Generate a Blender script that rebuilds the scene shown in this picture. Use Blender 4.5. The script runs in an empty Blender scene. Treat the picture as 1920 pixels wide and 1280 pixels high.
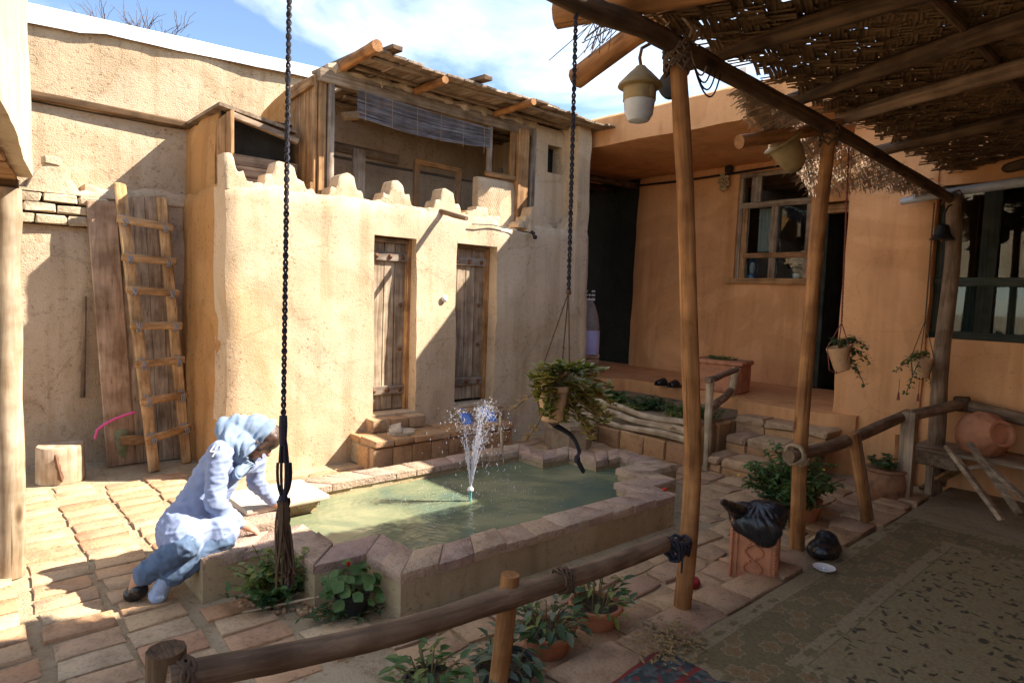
import bpy, bmesh, math, random
from mathutils import Vector, Matrix, Quaternion, Euler
from mathutils import noise as NZ

# ------------------------------------------------------------------ camera, sky, sun, exposure
sc = bpy.context.scene
col = sc.collection
R = math.radians
FPX, EYE, HORIZON, ROLL, HEAD = 1200.0, 1.55, 553.0, R(2.06), R(42.0)
PITCH = math.atan((640 - HORIZON) / FPX)
fwd0 = Vector((math.sin(HEAD), math.cos(HEAD), 0)); rgt0 = Vector((math.cos(HEAD), -math.sin(HEAD), 0)); up0 = Vector((0, 0, 1))
fwd = fwd0 * math.cos(PITCH) - up0 * math.sin(PITCH); up1 = up0 * math.cos(PITCH) + fwd0 * math.sin(PITCH)
rgt = rgt0 * math.cos(ROLL) + up1 * math.sin(ROLL); upv = up1 * math.cos(ROLL) - rgt0 * math.sin(ROLL)
EYEP = Vector((0, 0, EYE))
cam = bpy.data.cameras.new('camera'); cam.lens = 36 * FPX / 1920; cam.sensor_width = 36; cam.clip_start = 0.02; cam.clip_end = 2000
camo = bpy.data.objects.new('camera', cam); col.objects.link(camo)
M = Matrix.Identity(4)
for i in range(3):
    M[i][0] = rgt[i]; M[i][1] = upv[i]; M[i][2] = -fwd[i]; M[i][3] = EYEP[i]
camo.matrix_world = M
sc.camera = camo

SUN_DIR = Vector((0.91, -0.60, 1.0)).normalized()          # towards the sun
w = bpy.data.worlds.new('World'); sc.world = w; w.use_nodes = True
nt = w.node_tree; nt.nodes.clear()
def wn(t, **k):
    n = nt.nodes.new(t)
    for a, b in k.items(): setattr(n, a, b)
    return n
out = wn('ShaderNodeOutputWorld'); bg = wn('ShaderNodeBackground'); sky = wn('ShaderNodeTexSky')
sky.sky_type = 'NISHITA'; sky.sun_disc = False
sky.sun_elevation = math.asin(SUN_DIR.z); sky.sun_rotation = math.atan2(SUN_DIR.x, SUN_DIR.y)
sky.air_density = 1.0; sky.dust_density = 0.6; sky.ozone_density = 1.2; sky.altitude = 1500
tc = wn('ShaderNodeTexCoord'); mp = wn('ShaderNodeMapping'); mp.inputs['Scale'].default_value = (1.2, 1.2, 3.2)
mp.inputs['Rotation'].default_value = (0.25, 0.35, 0.5); mp.inputs['Location'].default_value = (.0, .55, .2)
ns = wn('ShaderNodeTexNoise'); ns.inputs['Scale'].default_value = 1.7; ns.inputs['Detail'].default_value = 9; ns.inputs['Roughness'].default_value = .55; ns.inputs['Distortion'].default_value = .6
rp = wn('ShaderNodeValToRGB'); rp.color_ramp.elements[0].position = .46; rp.color_ramp.elements[1].position = .74
mx = wn('ShaderNodeMixRGB'); mx.inputs['Color2'].default_value = (7.2, 7.8, 8.1, 1)
L = nt.links.new
L(tc.outputs['Generated'], mp.inputs['Vector']); L(mp.outputs['Vector'], ns.inputs['Vector']); L(ns.outputs['Fac'], rp.inputs['Fac'])
L(rp.outputs['Color'], mx.inputs['Fac']); L(sky.outputs['Color'], mx.inputs['Color1']); L(mx.outputs['Color'], bg.inputs['Color'])
bg.inputs['Strength'].default_value = 0.095
L(bg.outputs['Background'], out.inputs['Surface'])
sl = bpy.data.lights.new('sun', 'SUN'); sl.energy = 5.0; sl.angle = R(0.5); sl.color = (1, .93, .82)
so = bpy.data.objects.new('sun', sl); col.objects.link(so)
so.rotation_euler = (-SUN_DIR).to_track_quat('-Z', 'Y').to_euler()
sc.view_settings.view_transform = 'Standard'; sc.view_settings.look = 'None'
sc.view_settings.exposure = 1.6; sc.view_settings.gamma = 1; sc.view_settings.use_curve_mapping = False
sc.cycles.max_bounces = 8; sc.cycles.diffuse_bounces = 5

# ------------------------------------------------------------------ helpers
rng = random.Random(7)
def ray(px, py): return fwd + rgt * ((px - 960) / FPX) - upv * ((py - 640) / FPX)
def at_z(px, py, z): d = ray(px, py); return EYEP + d * ((z - EYE) / d.z)
def at_y(px, py, y): d = ray(px, py); return EYEP + d * (y / d.y)
def at_x(px, py, x): d = ray(px, py); return EYEP + d * (x / d.x)
OFF = {}
def empty(name, loc, label=None, cat=None, group=None, kind=None, rz=0):
    o = bpy.data.objects.new(name, None); col.objects.link(o); o.location = loc; o.rotation_euler.z = rz
    o.empty_display_size = .1
    OFF[o.name] = Vector(loc); tag(o, label, cat, group, kind); return o
def tag(o, label=None, cat=None, group=None, kind=None):
    if label: o['label'] = label
    if cat: o['category'] = cat
    if group: o['group'] = group
    if kind: o['kind'] = kind
    return o
def fbm(p, s, seed=0):
    q = Vector((p[0] * s + seed * 7.13, p[1] * s + seed * 3.7, p[2] * s - seed * 5.1)); return NZ.noise(q)
class MB:
    def __init__(s): s.v = []; s.f = []; s.uv = {}
    def add(s, vs, fs):
        o = len(s.v); s.v += [Vector(a) for a in vs]; s.f += [tuple(i + o for i in f) for f in fs]; return o
    def box(s, c, size, rot=None, ch=0.0, jit=0.0):
        c = Vector(c); h = Vector(size) / 2
        Rm = rot if rot is not None else Matrix.Identity(3)
        if ch <= 0:
            vs = [(x * h.x, y * h.y, z * h.z) for z in (-1, 1) for y in (-1, 1) for x in (-1, 1)]
            fs = [(0, 2, 3, 1), (4, 5, 7, 6), (0, 1, 5, 4), (2, 6, 7, 3), (0, 4, 6, 2), (1, 3, 7, 5)]
        else:
            vs = []; ch = min(ch, h.x * .6, h.y * .6, h.z * .6)
            rings = [(-h.z, ch), (-h.z + ch, 0), (h.z - ch, 0), (h.z, ch)]
            for z, ins in rings:
                x, y = h.x - ins, h.y - ins
                if ins > 0: vs += [(-x, -y, z), (x, -y, z), (x, y, z), (-x, y, z)]
                else: vs += [(-x + ch, -y, z), (x - ch, -y, z), (x, -y + ch, z), (x, y - ch, z), (x - ch, y, z), (-x + ch, y, z), (-x, y - ch, z), (-x, -y + ch, z)]
            a, b, d, e = 0, 4, 12, 20
            fs = [(a + 3, a + 2, a + 1, a), (e, e + 1, e + 2, e + 3)]
            for k in range(8): fs.append((b + k, b + (k + 1) % 8, d + (k + 1) % 8, d + k))
            for k in range(4):
                fs.append((a + k, a + (k + 1) % 4, b + 2 * k + 1, b + 2 * k)); fs.append((a + (k + 1) % 4, b + (2 * k + 2) % 8, b + 2 * k + 1))
                fs.append((d + 2 * k, d + 2 * k + 1, e + (k + 1) % 4, e + k)); fs.append((d + 2 * k + 1, d + (2 * k + 2) % 8, e + (k + 1) % 4))
        vs = [Rm @ (Vector(p) + Vector((rng.uniform(-jit, jit), rng.uniform(-jit, jit), rng.uniform(-jit, jit)))) + c for p in vs]
        s.add(vs, fs); return s
    def bar(s, p0, p1, wd, th, up=(0, 0, 1), ch=.004, jit=0.0):
        p0 = Vector(p0); p1 = Vector(p1); d = p1 - p0; X = d.normalized(); u = Vector(up)
        if abs(X.dot(u)) > .98: u = Vector((0, 1, 0))
        Y = u.cross(X).normalized(); Z = X.cross(Y)
        Rm = Matrix((X, Y, Z)).transposed()
        return s.box((p0 + p1) / 2, (d.length, wd, th), Rm, ch, jit)
    def tube(s, pts, rad, seg=10, cap=True, wob=0.0, seed=0, closed=False):
        pts = [Vector(p) for p in pts]; n = len(pts)
        if not isinstance(rad, (list, tuple)): rad = [rad] * n
        t0 = (pts[1] - pts[0]).normalized(); u = Vector((0, 0, 1)) if abs(t0.z) < .9 else Vector((1, 0, 0))
        nrm = t0.cross(u).normalized(); base = len(s.v); acc = 0
        lens = []
        for i, p in enumerate(pts):
            if i: acc += (p - pts[i - 1]).length
            lens.append(acc)
            t = (pts[min(i + 1, n - 1)] - pts[max(i - 1, 0)])
            if t.length < 1e-9: t = t0
            t.normalize(); nrm = (nrm - t * nrm.dot(t)); nrm.normalize(); b = t.cross(nrm)
            for k in range(seg):
                a = 2 * math.pi * k / seg
                d = nrm * math.cos(a) + b * math.sin(a); r = rad[i]
                if wob: r *= 1 + wob * fbm(p + d * .1, 9, seed)
                s.v.append(p + d * r)
        for i in range(n - 1):
            for k in range(seg):
                k2 = (k + 1) % seg
                f = (base + i * seg + k, base + i * seg + k2, base + (i + 1) * seg + k2, base + (i + 1) * seg + k)
                r = rad[i] * 6.283
                s.uv[len(s.f)] = [(r * k / seg, lens[i]), (r * (k + 1) / seg, lens[i]), (r * (k + 1) / seg, lens[i + 1]), (r * k / seg, lens[i + 1])]
                s.f.append(f)
        if cap:
            s.f.append(tuple(base + k for k in reversed(range(seg)))); s.f.append(tuple(base + (n - 1) * seg + k for k in range(seg)))
        return s
    def lathe(s, prof, c, seg=24, rot=None, rib=None):
        c = Vector(c); Rm = rot if rot is not None else Matrix.Identity(3); base = len(s.v)
        for i, (r, z) in enumerate(prof):
            for k in range(seg):
                a = 2 * math.pi * k / seg; rr = r * (1 + (rib(i, k) if rib else 0))
                s.v.append(Rm @ Vector((rr * math.cos(a), rr * math.sin(a), z)) + c)
        for i in range(len(prof) - 1):
            for k in range(seg):
                k2 = (k + 1) % seg
                s.f.append((base + i * seg + k, base + i * seg + k2, base + (i + 1) * seg + k2, base + (i + 1) * seg + k))
        s.f.append(tuple(base + k for k in reversed(range(seg)))); s.f.append(tuple(base + (len(prof) - 1) * seg + k for k in range(seg)))
        return s
    def ball(s, c, r, seg=8, rot=None):
        r = Vector((r, r, r)) if not hasattr(r, '__len__') else Vector(r)
        Rm = rot if rot is not None else Matrix.Identity(3); c = Vector(c); vs = []; fs = []; rings = max(3, seg // 2)
        vs.append(Vector((0, 0, -r.z)))
        for i in range(1, rings):
            th = math.pi * i / rings - math.pi / 2
            for k in range(seg):
                a = 2 * math.pi * k / seg; vs.append(Vector((r.x * math.cos(th) * math.cos(a), r.y * math.cos(th) * math.sin(a), r.z * math.sin(th))))
        vs.append(Vector((0, 0, r.z))); T = len(vs) - 1
        for k in range(seg):
            fs.append((0, 1 + (k + 1) % seg, 1 + k)); fs.append((T, T - seg + k, T - seg + (k + 1) % seg))
            for i in range(rings - 2):
                a = 1 + i * seg; fs.append((a + k, a + (k + 1) % seg, a + seg + (k + 1) % seg, a + seg + k))
        s.add([Rm @ v + c for v in vs], fs); return s
    def leaf(s, p, d, n, ln, wd, droop=.25, fold=.25):
        d = d.normalized(); sd = d.cross(n)
        if sd.length < 1e-4: sd = d.cross(Vector((.3, .5, .8)))
        sd.normalize(); n = sd.cross(d)
        def P(t, u, k=0): return p + d * (ln * t) + sd * (wd * u) - n * (ln * droop * t * t) + n * (wd * fold * abs(u))
        vs = [P(0, 0), P(.35, -.5), P(.35, 0), P(.35, .5), P(.72, -.36), P(.72, 0), P(.72, .36), P(1, 0)]
        s.add(vs, [(0, 2, 1), (0, 3, 2), (1, 2, 5, 4), (2, 3, 6, 5), (4, 5, 7), (5, 6, 7)]); return s
    def build(s, name, mat, parent=None, smooth=True, ang=38, kind=None, local=False):
        me = bpy.data.meshes.new(name)
        off = OFF.get(parent.name, Vector((0, 0, 0))) if parent is not None else Vector((0, 0, 0))
        if parent is None and not local and s.v:
            xs = [v.x for v in s.v]; ys = [v.y for v in s.v]; zs = [v.z for v in s.v]
            off = Vector(((min(xs) + max(xs)) / 2, (min(ys) + max(ys)) / 2, min(zs)))
        if local: off = Vector((0, 0, 0))
        me.from_pydata([v - off for v in s.v], [], s.f)
        if s.uv:
            ul = me.uv_layers.new(name='uv')
            for p in me.polygons:
                q = s.uv.get(p.index)
                if q:
                    for li, c in zip(p.loop_indices, q): ul.data[li].uv = c
        if mat is not None: me.materials.append(mat)
        me.update()
        if smooth:
            me.shade_smooth(); me.set_sharp_from_angle(angle=R(ang))
        o = bpy.data.objects.new(name, me); col.objects.link(o)
        if parent is not None:
            o.parent = parent; OFF[o.name] = off
        else:
            if not local: o.location = off
            OFF[o.name] = off
        if kind: o['kind'] = kind
        return o
def copy_tree(o, parent=None):
    c = o.copy(); col.objects.link(c); c.parent = parent
    for ch in o.children: copy_tree(ch, c)
    return c
def bez(p0, p1, p2, n=12):
    p0, p1, p2 = Vector(p0), Vector(p1), Vector(p2)
    return [p0 * (1 - t) ** 2 + p1 * 2 * t * (1 - t) + p2 * t * t for t in [i / (n - 1) for i in range(n)]]
def lerp(a, b, t): return Vector(a) * (1 - t) + Vector(b) * t
def line(a, b, n=8, wob=0.0, seed=0):
    r = []
    for i in range(n):
        p = lerp(a, b, i / (n - 1))
        if wob: p = p + Vector((fbm(p, 2.3, seed), fbm(p, 2.3, seed + 1), fbm(p, 2.3, seed + 2))) * wob
        r.append(p)
    return r

# ------------------------------------------------------------------ materials
def newmat(name):
    m = bpy.data.materials.new(name); m.use_nodes = True; n = m.node_tree; n.nodes.clear()
    o = n.nodes.new('ShaderNodeOutputMaterial'); b = n.nodes.new('ShaderNodeBsdfPrincipled'); n.links.new(b.outputs[0], o.inputs[0])
    return m, n, b, o
def N(n, t, **k):
    q = n.nodes.new(t)
    for a, b in k.items():
        if a in q.inputs: q.inputs[a].default_value = b
        else: setattr(q, a, b)
    return q
def ramp(n, fac, stops):
    r = n.nodes.new('ShaderNodeValToRGB'); e = r.color_ramp.elements
    while len(e) < len(stops): e.new(.5)
    for i, (p, c) in enumerate(stops): e[i].position = p; e[i].color = (*c, 1)
    n.links.new(fac, r.inputs[0]); return r.outputs[0]
def mix(n, a, b, f, mode='MIX'):
    m = n.nodes.new('ShaderNodeMixRGB'); m.blend_type = mode
    for i, x in (('Color1', a), ('Color2', b), ('Fac', f)):
        if hasattr(x, 'links'): n.links.new(x, m.inputs[i])
        else: m.inputs[i].default_value = (*x, 1) if isinstance(x, tuple) else x
    return m.outputs[0]
def sc3(c, k): return tuple(x * k for x in c)
def plaster(name, c, dark=.72, straw=1.0, bump=.5, stain=None, coarse=7):
    m, n, b, o = newmat(name); tcn = N(n, 'ShaderNodeTexCoord'); V = tcn.outputs['Object']
    n1 = N(n, 'ShaderNodeTexNoise', Scale=1.6, Detail=5.0, Roughness=.6); n.links.new(V, n1.inputs[0])
    n2 = N(n, 'ShaderNodeTexNoise', Scale=coarse * 4.0, Detail=6.0, Roughness=.7); n.links.new(V, n2.inputs[0])
    n3 = N(n, 'ShaderNodeTexNoise', Scale=95.0, Detail=2.0, Roughness=.6); n.links.new(V, n3.inputs[0])
    mpg = N(n, 'ShaderNodeMapping', Scale=(30, 30, 150), Rotation=(.6, .5, .3)); n.links.new(V, mpg.inputs[0])
    n4 = N(n, 'ShaderNodeTexVoronoi', Scale=1.0); n.links.new(mpg.outputs[0], n4.inputs[0])
    base = ramp(n, n1.outputs[0], [(.3, sc3(c, .86)), (.52, c), (.72, (min(c[0] * 1.1, .8), min(c[1] * 1.1, .8), min(c[2] * 1.12, .8)))])
    pit = ramp(n, n2.outputs[0], [(.27, (dark * .55, dark * .48, dark * .4)), (.36, (dark * 1.15, dark * 1.12, dark * 1.1)), (.44, (1, 1, 1))])
    base = mix(n, base, pit, .75, 'MULTIPLY')
    fleck = ramp(n, n4.outputs[0], [(.08, (1.12, 1.1, 1.02)), (.2, (1, 1, 1)), (.75, (1, 1, 1)), (.95, (.78, .74, .68))])
    base = mix(n, base, fleck, .8 * straw, 'MULTIPLY')
    mst = N(n, 'ShaderNodeMapping', Scale=(5, 5, .45)); n.links.new(V, mst.inputs[0]); nst = N(n, 'ShaderNodeTexNoise', Scale=1.0, Detail=4.0, Roughness=.6); n.links.new(mst.outputs[0], nst.inputs[0])
    base = mix(n, base, ramp(n, nst.outputs[0], [(.34, (.80, .76, .70)), (.50, (1, 1, 1))]), .8, 'MULTIPLY')
    npa = N(n, 'ShaderNodeTexNoise', Scale=.75, Detail=3.0, Distortion=1.5); n.links.new(V, npa.inputs[0])
    base = mix(n, base, ramp(n, npa.outputs[0], [(.46, (1, 1, 1)), (.50, (.90, .87, .83)), (.62, (.94, .91, .87)), (.66, (1.05, 1.05, 1.04))]), .9, 'MULTIPLY')
    wrp = mix(n, V, n2.outputs[1], .10); vcr = N(n, 'ShaderNodeTexVoronoi', feature='DISTANCE_TO_EDGE', Scale=1.7); n.links.new(wrp, vcr.inputs[0])
    crk = mix(n, ramp(n, vcr.outputs[0], [(.0, (.5, .44, .38)), (.006, (.8, .78, .75)), (.012, (1, 1, 1))]), (1.0, 1.0, 1.0), ramp(n, n1.outputs[0], [(.46, (0, 0, 0)), (.54, (1, 1, 1))]))
    base = mix(n, base, crk, .3 if dark > .8 else .6, 'MULTIPLY')
    vp = N(n, 'ShaderNodeTexVoronoi', Scale=26.0, Randomness=1.0); n.links.new(wrp, vp.inputs[0]); np_ = N(n, 'ShaderNodeTexNoise', Scale=2.6, Detail=3.0); n.links.new(V, np_.inputs[0])
    hole = mix(n, ramp(n, vp.outputs[0], [(.10, (.30, .22, .15)), (.20, (.75, .70, .64)), (.27, (1, 1, 1))]), (1.0, 1.0, 1.0), ramp(n, np_.outputs[0], [(.47, (1, 1, 1)), (.60, (.1, .1, .1))]))
    base = mix(n, base, hole, 1.0 if dark < .85 else .35, 'MULTIPLY')
    msw = N(n, 'ShaderNodeMapping', Scale=(14, 14, 95), Rotation=(.9, .3, .8)); n.links.new(V, msw.inputs[0]); vsw = N(n, 'ShaderNodeTexVoronoi', Scale=1.0); n.links.new(msw.outputs[0], vsw.inputs[0])
    base = mix(n, base, ramp(n, vsw.outputs[0], [(.05, (1.25, 1.2, 1.05)), (.14, (1, 1, 1)), (.86, (1, 1, 1)), (1.0, (.72, .66, .58))]), straw, 'MULTIPLY')
    if stain:
        n5 = N(n, 'ShaderNodeTexNoise', Scale=.9, Detail=7.0, Roughness=.65); mm = N(n, 'ShaderNodeMapping', Scale=(1.2, 1.2, .55), Location=(3.1, 1.7, .4))
        n.links.new(V, mm.inputs[0]); n.links.new(mm.outputs[0], n5.inputs[0])
        base = mix(n, base, stain, ramp(n, n5.outputs[0], [(.55, (0, 0, 0)), (.72, (.75, .75, .75))]))
    n.links.new(base, b.inputs['Base Color']); b.inputs['Roughness'].default_value = .95; b.inputs['Specular IOR Level'].default_value = .15
    ad = N(n, 'ShaderNodeMath', operation='MULTIPLY_ADD'); n.links.new(n2.outputs[0], ad.inputs[0]); ad.inputs[1].default_value = .9; n.links.new(n3.outputs[0], ad.inputs[2])
    ad2 = N(n, 'ShaderNodeMath', operation='MULTIPLY_ADD'); n.links.new(n4.outputs[0], ad2.inputs[0]); ad2.inputs[1].default_value = .3 * straw; n.links.new(ad.outputs[0], ad2.inputs[2])
    bp = N(n, 'ShaderNodeBump', Strength=bump, Distance=.016); n.links.new(ad2.outputs[0], bp.inputs['Height']); n.links.new(bp.outputs[0], b.inputs['Normal'])
    return m
def woodmat(name, c1, c2, axis=None, rough=.8, bump=.35, knots=True, rnd=.25, scale=1.0):
    m, n, b, o = newmat(name); tcn = N(n, 'ShaderNodeTexCoord')
    if axis is None: V = tcn.outputs['UV']; s = (26, 2.2, 1)
    else: V = tcn.outputs['Object']; s = [34, 34, 34]; s[axis] = 1.8
    oi = N(n, 'ShaderNodeObjectInfo'); av = N(n, 'ShaderNodeVectorMath', operation='ADD'); n.links.new(V, av.inputs[0])
    cb = N(n, 'ShaderNodeMath', operation='MULTIPLY'); n.links.new(oi.outputs['Random'], cb.inputs[0]); cb.inputs[1].default_value = 37.0
    n.links.new(cb.outputs[0], av.inputs[1])
    mm = N(n, 'ShaderNodeMapping', Scale=tuple(x * scale for x in s)); n.links.new(av.outputs[0], mm.inputs[0])
    n1 = N(n, 'ShaderNodeTexNoise', Scale=1.0, Detail=7.0, Roughness=.62, Distortion=.4); n.links.new(mm.outputs[0], n1.inputs[0])
    n2 = N(n, 'ShaderNodeTexNoise', Scale=3.0, Detail=3.0); n.links.new(av.outputs[0], n2.inputs[0])
    base = ramp(n, n1.outputs[0], [(.25, sc3(c2, .55)), (.42, c2), (.6, c1), (.8, sc3(c1, 1.15))])
    base = mix(n, base, ramp(n, n2.outputs[0], [(.3, (.62, .6, .58)), (.6, (1, 1, 1))]), .8, 'MULTIPLY')
    if axis is None:
        kv = N(n, 'ShaderNodeTexVoronoi', Scale=1.0); km = N(n, 'ShaderNodeMapping', Scale=(8, 3.2, 1)); n.links.new(av.outputs[0], km.inputs[0]); n.links.new(km.outputs[0], kv.inputs[0])
        base = mix(n, base, ramp(n, kv.outputs[0], [(.06, (.25, .2, .16)), (.13, (.6, .52, .45)), (.2, (1, 1, 1))]), .85, 'MULTIPLY')
    cm_ = N(n, 'ShaderNodeMapping', Scale=(48, 1.1, 1) if axis is None else tuple(1.0 if i == axis else 60.0 for i in range(3))); n.links.new(av.outputs[0], cm_.inputs[0]); cn = N(n, 'ShaderNodeTexNoise', Scale=1.0, Detail=3.0, Distortion=.3); n.links.new(cm_.outputs[0], cn.inputs[0])
    base = mix(n, base, ramp(n, cn.outputs[0], [(.26, (.3, .25, .2)), (.33, (1, 1, 1))]), .85, 'MULTIPLY')
    dn_ = N(n, 'ShaderNodeTexNoise', Scale=7.0, Detail=4.0); n.links.new(tcn.outputs['Object'], dn_.inputs[0])
    base = mix(n, base, ramp(n, dn_.outputs[0], [(.38, (.66, .6, .55)), (.55, (1, 1, 1)), (.7, (1.15, 1.12, 1.1))]), .8, 'MULTIPLY')
    rv = N(n, 'ShaderNodeMapRange'); n.links.new(oi.outputs['Random'], rv.inputs[0]); rv.inputs[3].default_value = 1 - rnd; rv.inputs[4].default_value = 1 + rnd * .6
    base = mix(n, base, rv.outputs[0], 1.0, 'MULTIPLY')
    n.links.new(base, b.inputs['Base Color']); b.inputs['Roughness'].default_value = rough; b.inputs['Specular IOR Level'].default_value = .25
    bp = N(n, 'ShaderNodeBump', Strength=bump, Distance=.006); n.links.new(n1.outputs[0], bp.inputs['Height']); n.links.new(bp.outputs[0], b.inputs['Normal'])
    return m
def stonemat(name, cols, bump=.5, rough=.9, scale=14.0, rnd=.3):
    m, n, b, o = newmat(name); tcn = N(n, 'ShaderNodeTexCoord'); oi = N(n, 'ShaderNodeObjectInfo')
    av = N(n, 'ShaderNodeVectorMath', operation='ADD'); n.links.new(tcn.outputs['Object'], av.inputs[0])
    cb = N(n, 'ShaderNodeMath', operation='MULTIPLY'); n.links.new(oi.outputs['Random'], cb.inputs[0]); cb.inputs[1].default_value = 53.0; n.links.new(cb.outputs[0], av.inputs[1])
    n1 = N(n, 'ShaderNodeTexNoise', Scale=scale * .5, Detail=6.0, Roughness=.65); n.links.new(av.outputs[0], n1.inputs[0])
    n2 = N(n, 'ShaderNodeTexNoise', Scale=scale * 4, Detail=4.0, Roughness=.7); n.links.new(av.outputs[0], n2.inputs[0])
    k = len(cols); per = ramp(n, oi.outputs['Random'], [(i / max(1, k - 1), cols[i]) for i in range(k)])
    base = mix(n, per, ramp(n, n1.outputs[0], [(.3, (.6, .56, .52)), (.5, (1, 1, 1)), (.7, (1.15, 1.12, 1.08))]), .9, 'MULTIPLY')
    base = mix(n, base, ramp(n, n2.outputs[0], [(.32, (.62, .6, .58)), (.46, (1, 1, 1))]), .7, 'MULTIPLY')
    n.links.new(base, b.inputs['Base Color']); b.inputs['Roughness'].default_value = rough; b.inputs['Specular IOR Level'].default_value = .2
    ad = N(n, 'ShaderNodeMath', operation='MULTIPLY_ADD'); n.links.new(n1.outputs[0], ad.inputs[0]); ad.inputs[1].default_value = 2.0; n.links.new(n2.outputs[0], ad.inputs[2])
    bp = N(n, 'ShaderNodeBump', Strength=bump, Distance=.012); n.links.new(ad.outputs[0], bp.inputs['Height']); n.links.new(bp.outputs[0], b.inputs['Normal'])
    return m
def plain(name, c, rough=.6, metal=0.0, var=.25, scale=12.0, bump=0.0, spec=.4):
    m, n, b, o = newmat(name); tcn = N(n, 'ShaderNodeTexCoord')
    n1 = N(n, 'ShaderNodeTexNoise', Scale=scale, Detail=5.0, Roughness=.6); n.links.new(tcn.outputs['Object'], n1.inputs[0])
    n.links.new(ramp(n, n1.outputs[0], [(.3, sc3(c, 1 - var)), (.5, c), (.72, sc3(c, 1 + var * .5))]), b.inputs['Base Color'])
    b.inputs['Roughness'].default_value = rough; b.inputs['Metallic'].default_value = metal; b.inputs['Specular IOR Level'].default_value = spec
    if bump:
        bp = N(n, 'ShaderNodeBump', Strength=bump, Distance=.01); n.links.new(n1.outputs[0], bp.inputs['Height']); n.links.new(bp.outputs[0], b.inputs['Normal'])
    return m
def leafmat(name, c1, c2, scale=9.0, trans=.3):
    m, n, b, o = newmat(name); tcn = N(n, 'ShaderNodeTexCoord'); oi = N(n, 'ShaderNodeObjectInfo')
    av = N(n, 'ShaderNodeVectorMath', operation='ADD'); n.links.new(tcn.outputs['Object'], av.inputs[0]); n.links.new(oi.outputs['Random'], av.inputs[1])
    n1 = N(n, 'ShaderNodeTexNoise', Scale=scale, Detail=3.0); n.links.new(av.outputs[0], n1.inputs[0])
    cc = ramp(n, n1.outputs[0], [(.35, c1), (.65, c2)])
    n.links.new(cc, b.inputs['Base Color']); b.inputs['Roughness'].default_value = .45; b.inputs['Specular IOR Level'].default_value = .35
    t = N(n, 'ShaderNodeBsdfTranslucent'); n.links.new(mix(n, cc, (1.3, 1.4, .8), 1.0, 'MULTIPLY'), t.inputs[0])
    ms = N(n, 'ShaderNodeMixShader'); ms.inputs[0].default_value = trans
    n.links.new(b.outputs[0], ms.inputs[1]); n.links.new(t.outputs[0], ms.inputs[2]); n.links.new(ms.outputs[0], o.inputs[0]); return m
def glassmat(name, tint=(.8, .85, .85), rough=.02):
    m, n, b, o = newmat(name)
    t = N(n, 'ShaderNodeBsdfTransparent'); t.inputs[0].default_value = (*tint, 1); g = N(n, 'ShaderNodeBsdfGlossy'); g.inputs['Roughness'].default_value = rough
    fr = N(n, 'ShaderNodeFresnel'); fr.inputs[0].default_value = 1.5; ms = N(n, 'ShaderNodeMixShader')
    n.links.new(fr.outputs[0], ms.inputs[0]); n.links.new(t.outputs[0], ms.inputs[1]); n.links.new(g.outputs[0], ms.inputs[2]); n.links.new(ms.outputs[0], o.inputs[0]); return m

MAT = {}
MAT['mud'] = plaster('mud_plaster', (.62, .475, .32), straw=.6, bump=.3, stain=(.42, .26, .11))
MAT['mud_back'] = plaster('rough_mud_plaster', (.53, .40, .27), dark=.6, straw=.7, bump=.55, coarse=5)
MAT['mud_bounce'] = plaster('bounce_toned_mud', (.50, .27, .105), dark=.7, straw=.3, bump=.25, stain=(.33, .16, .05))  # warm bounce light on shaded left-facing walls is put into this plaster colour
MAT['mud_house'] = plaster('smooth_mud_plaster', (.68, .345, .155), dark=.88, straw=.3, bump=.14)
MAT['mud_pale'] = plaster('pale_mud_plaster', (.58, .47, .33), dark=.8, straw=.6, bump=.35)
MAT['pool_wall'] = plaster('pool_render', (.46, .36, .22), dark=.7, straw=.3, bump=.35, stain=(.34, .25, .13))
MAT['earth'] = plaster('mortar_earth', (.44, .345, .225), dark=.6, straw=.3, bump=.6)
MAT['brick'] = stonemat('fired_paver', [(.51, .30, .17), (.55, .38, .22), (.44, .235, .125), (.54, .40, .25), (.48, .275, .16)])
MAT['flag'] = stonemat('flagstone', [(.42, .27, .155), (.46, .30, .175), (.37, .24, .16), (.49, .34, .20), (.40, .25, .15)])
MAT['rim'] = stonemat('rim_brick', [(.46, .32, .23), (.52, .39, .28), (.41, .28, .23), (.50, .36, .24)], bump=1.0)
MAT['stepbrick'] = stonemat('step_brick', [(.44, .25, .12), (.50, .30, .15), (.40, .22, .11), (.47, .31, .18)])
MAT['adobe_brick'] = stonemat('adobe_brick', [(.52, .40, .27), (.58, .46, .31), (.48, .36, .24)], bump=.8)
MAT['platform'] = plaster('platform_earth', (.30, .23, .15), dark=.7, straw=.4, bump=.5)
MAT['pole'] = woodmat('peeled_pole', (.43, .205, .075), (.27, .125, .045), rnd=.12)
MAT['polegrey'] = woodmat('weathered_pole', (.30, .20, .125), (.18, .115, .07), rnd=.15)
MAT['ladder'] = woodmat('pale_ladder_pole', (.58, .38, .19), (.42, .25, .11), axis=2, rnd=.1)
MAT['polepale'] = woodmat('bleached_log', (.60, .48, .34), (.46, .34, .21), rnd=.1)
MAT['beam'] = woodmat('smoked_pole', (.16, .095, .05), (.08, .048, .026), rnd=.15)
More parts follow.
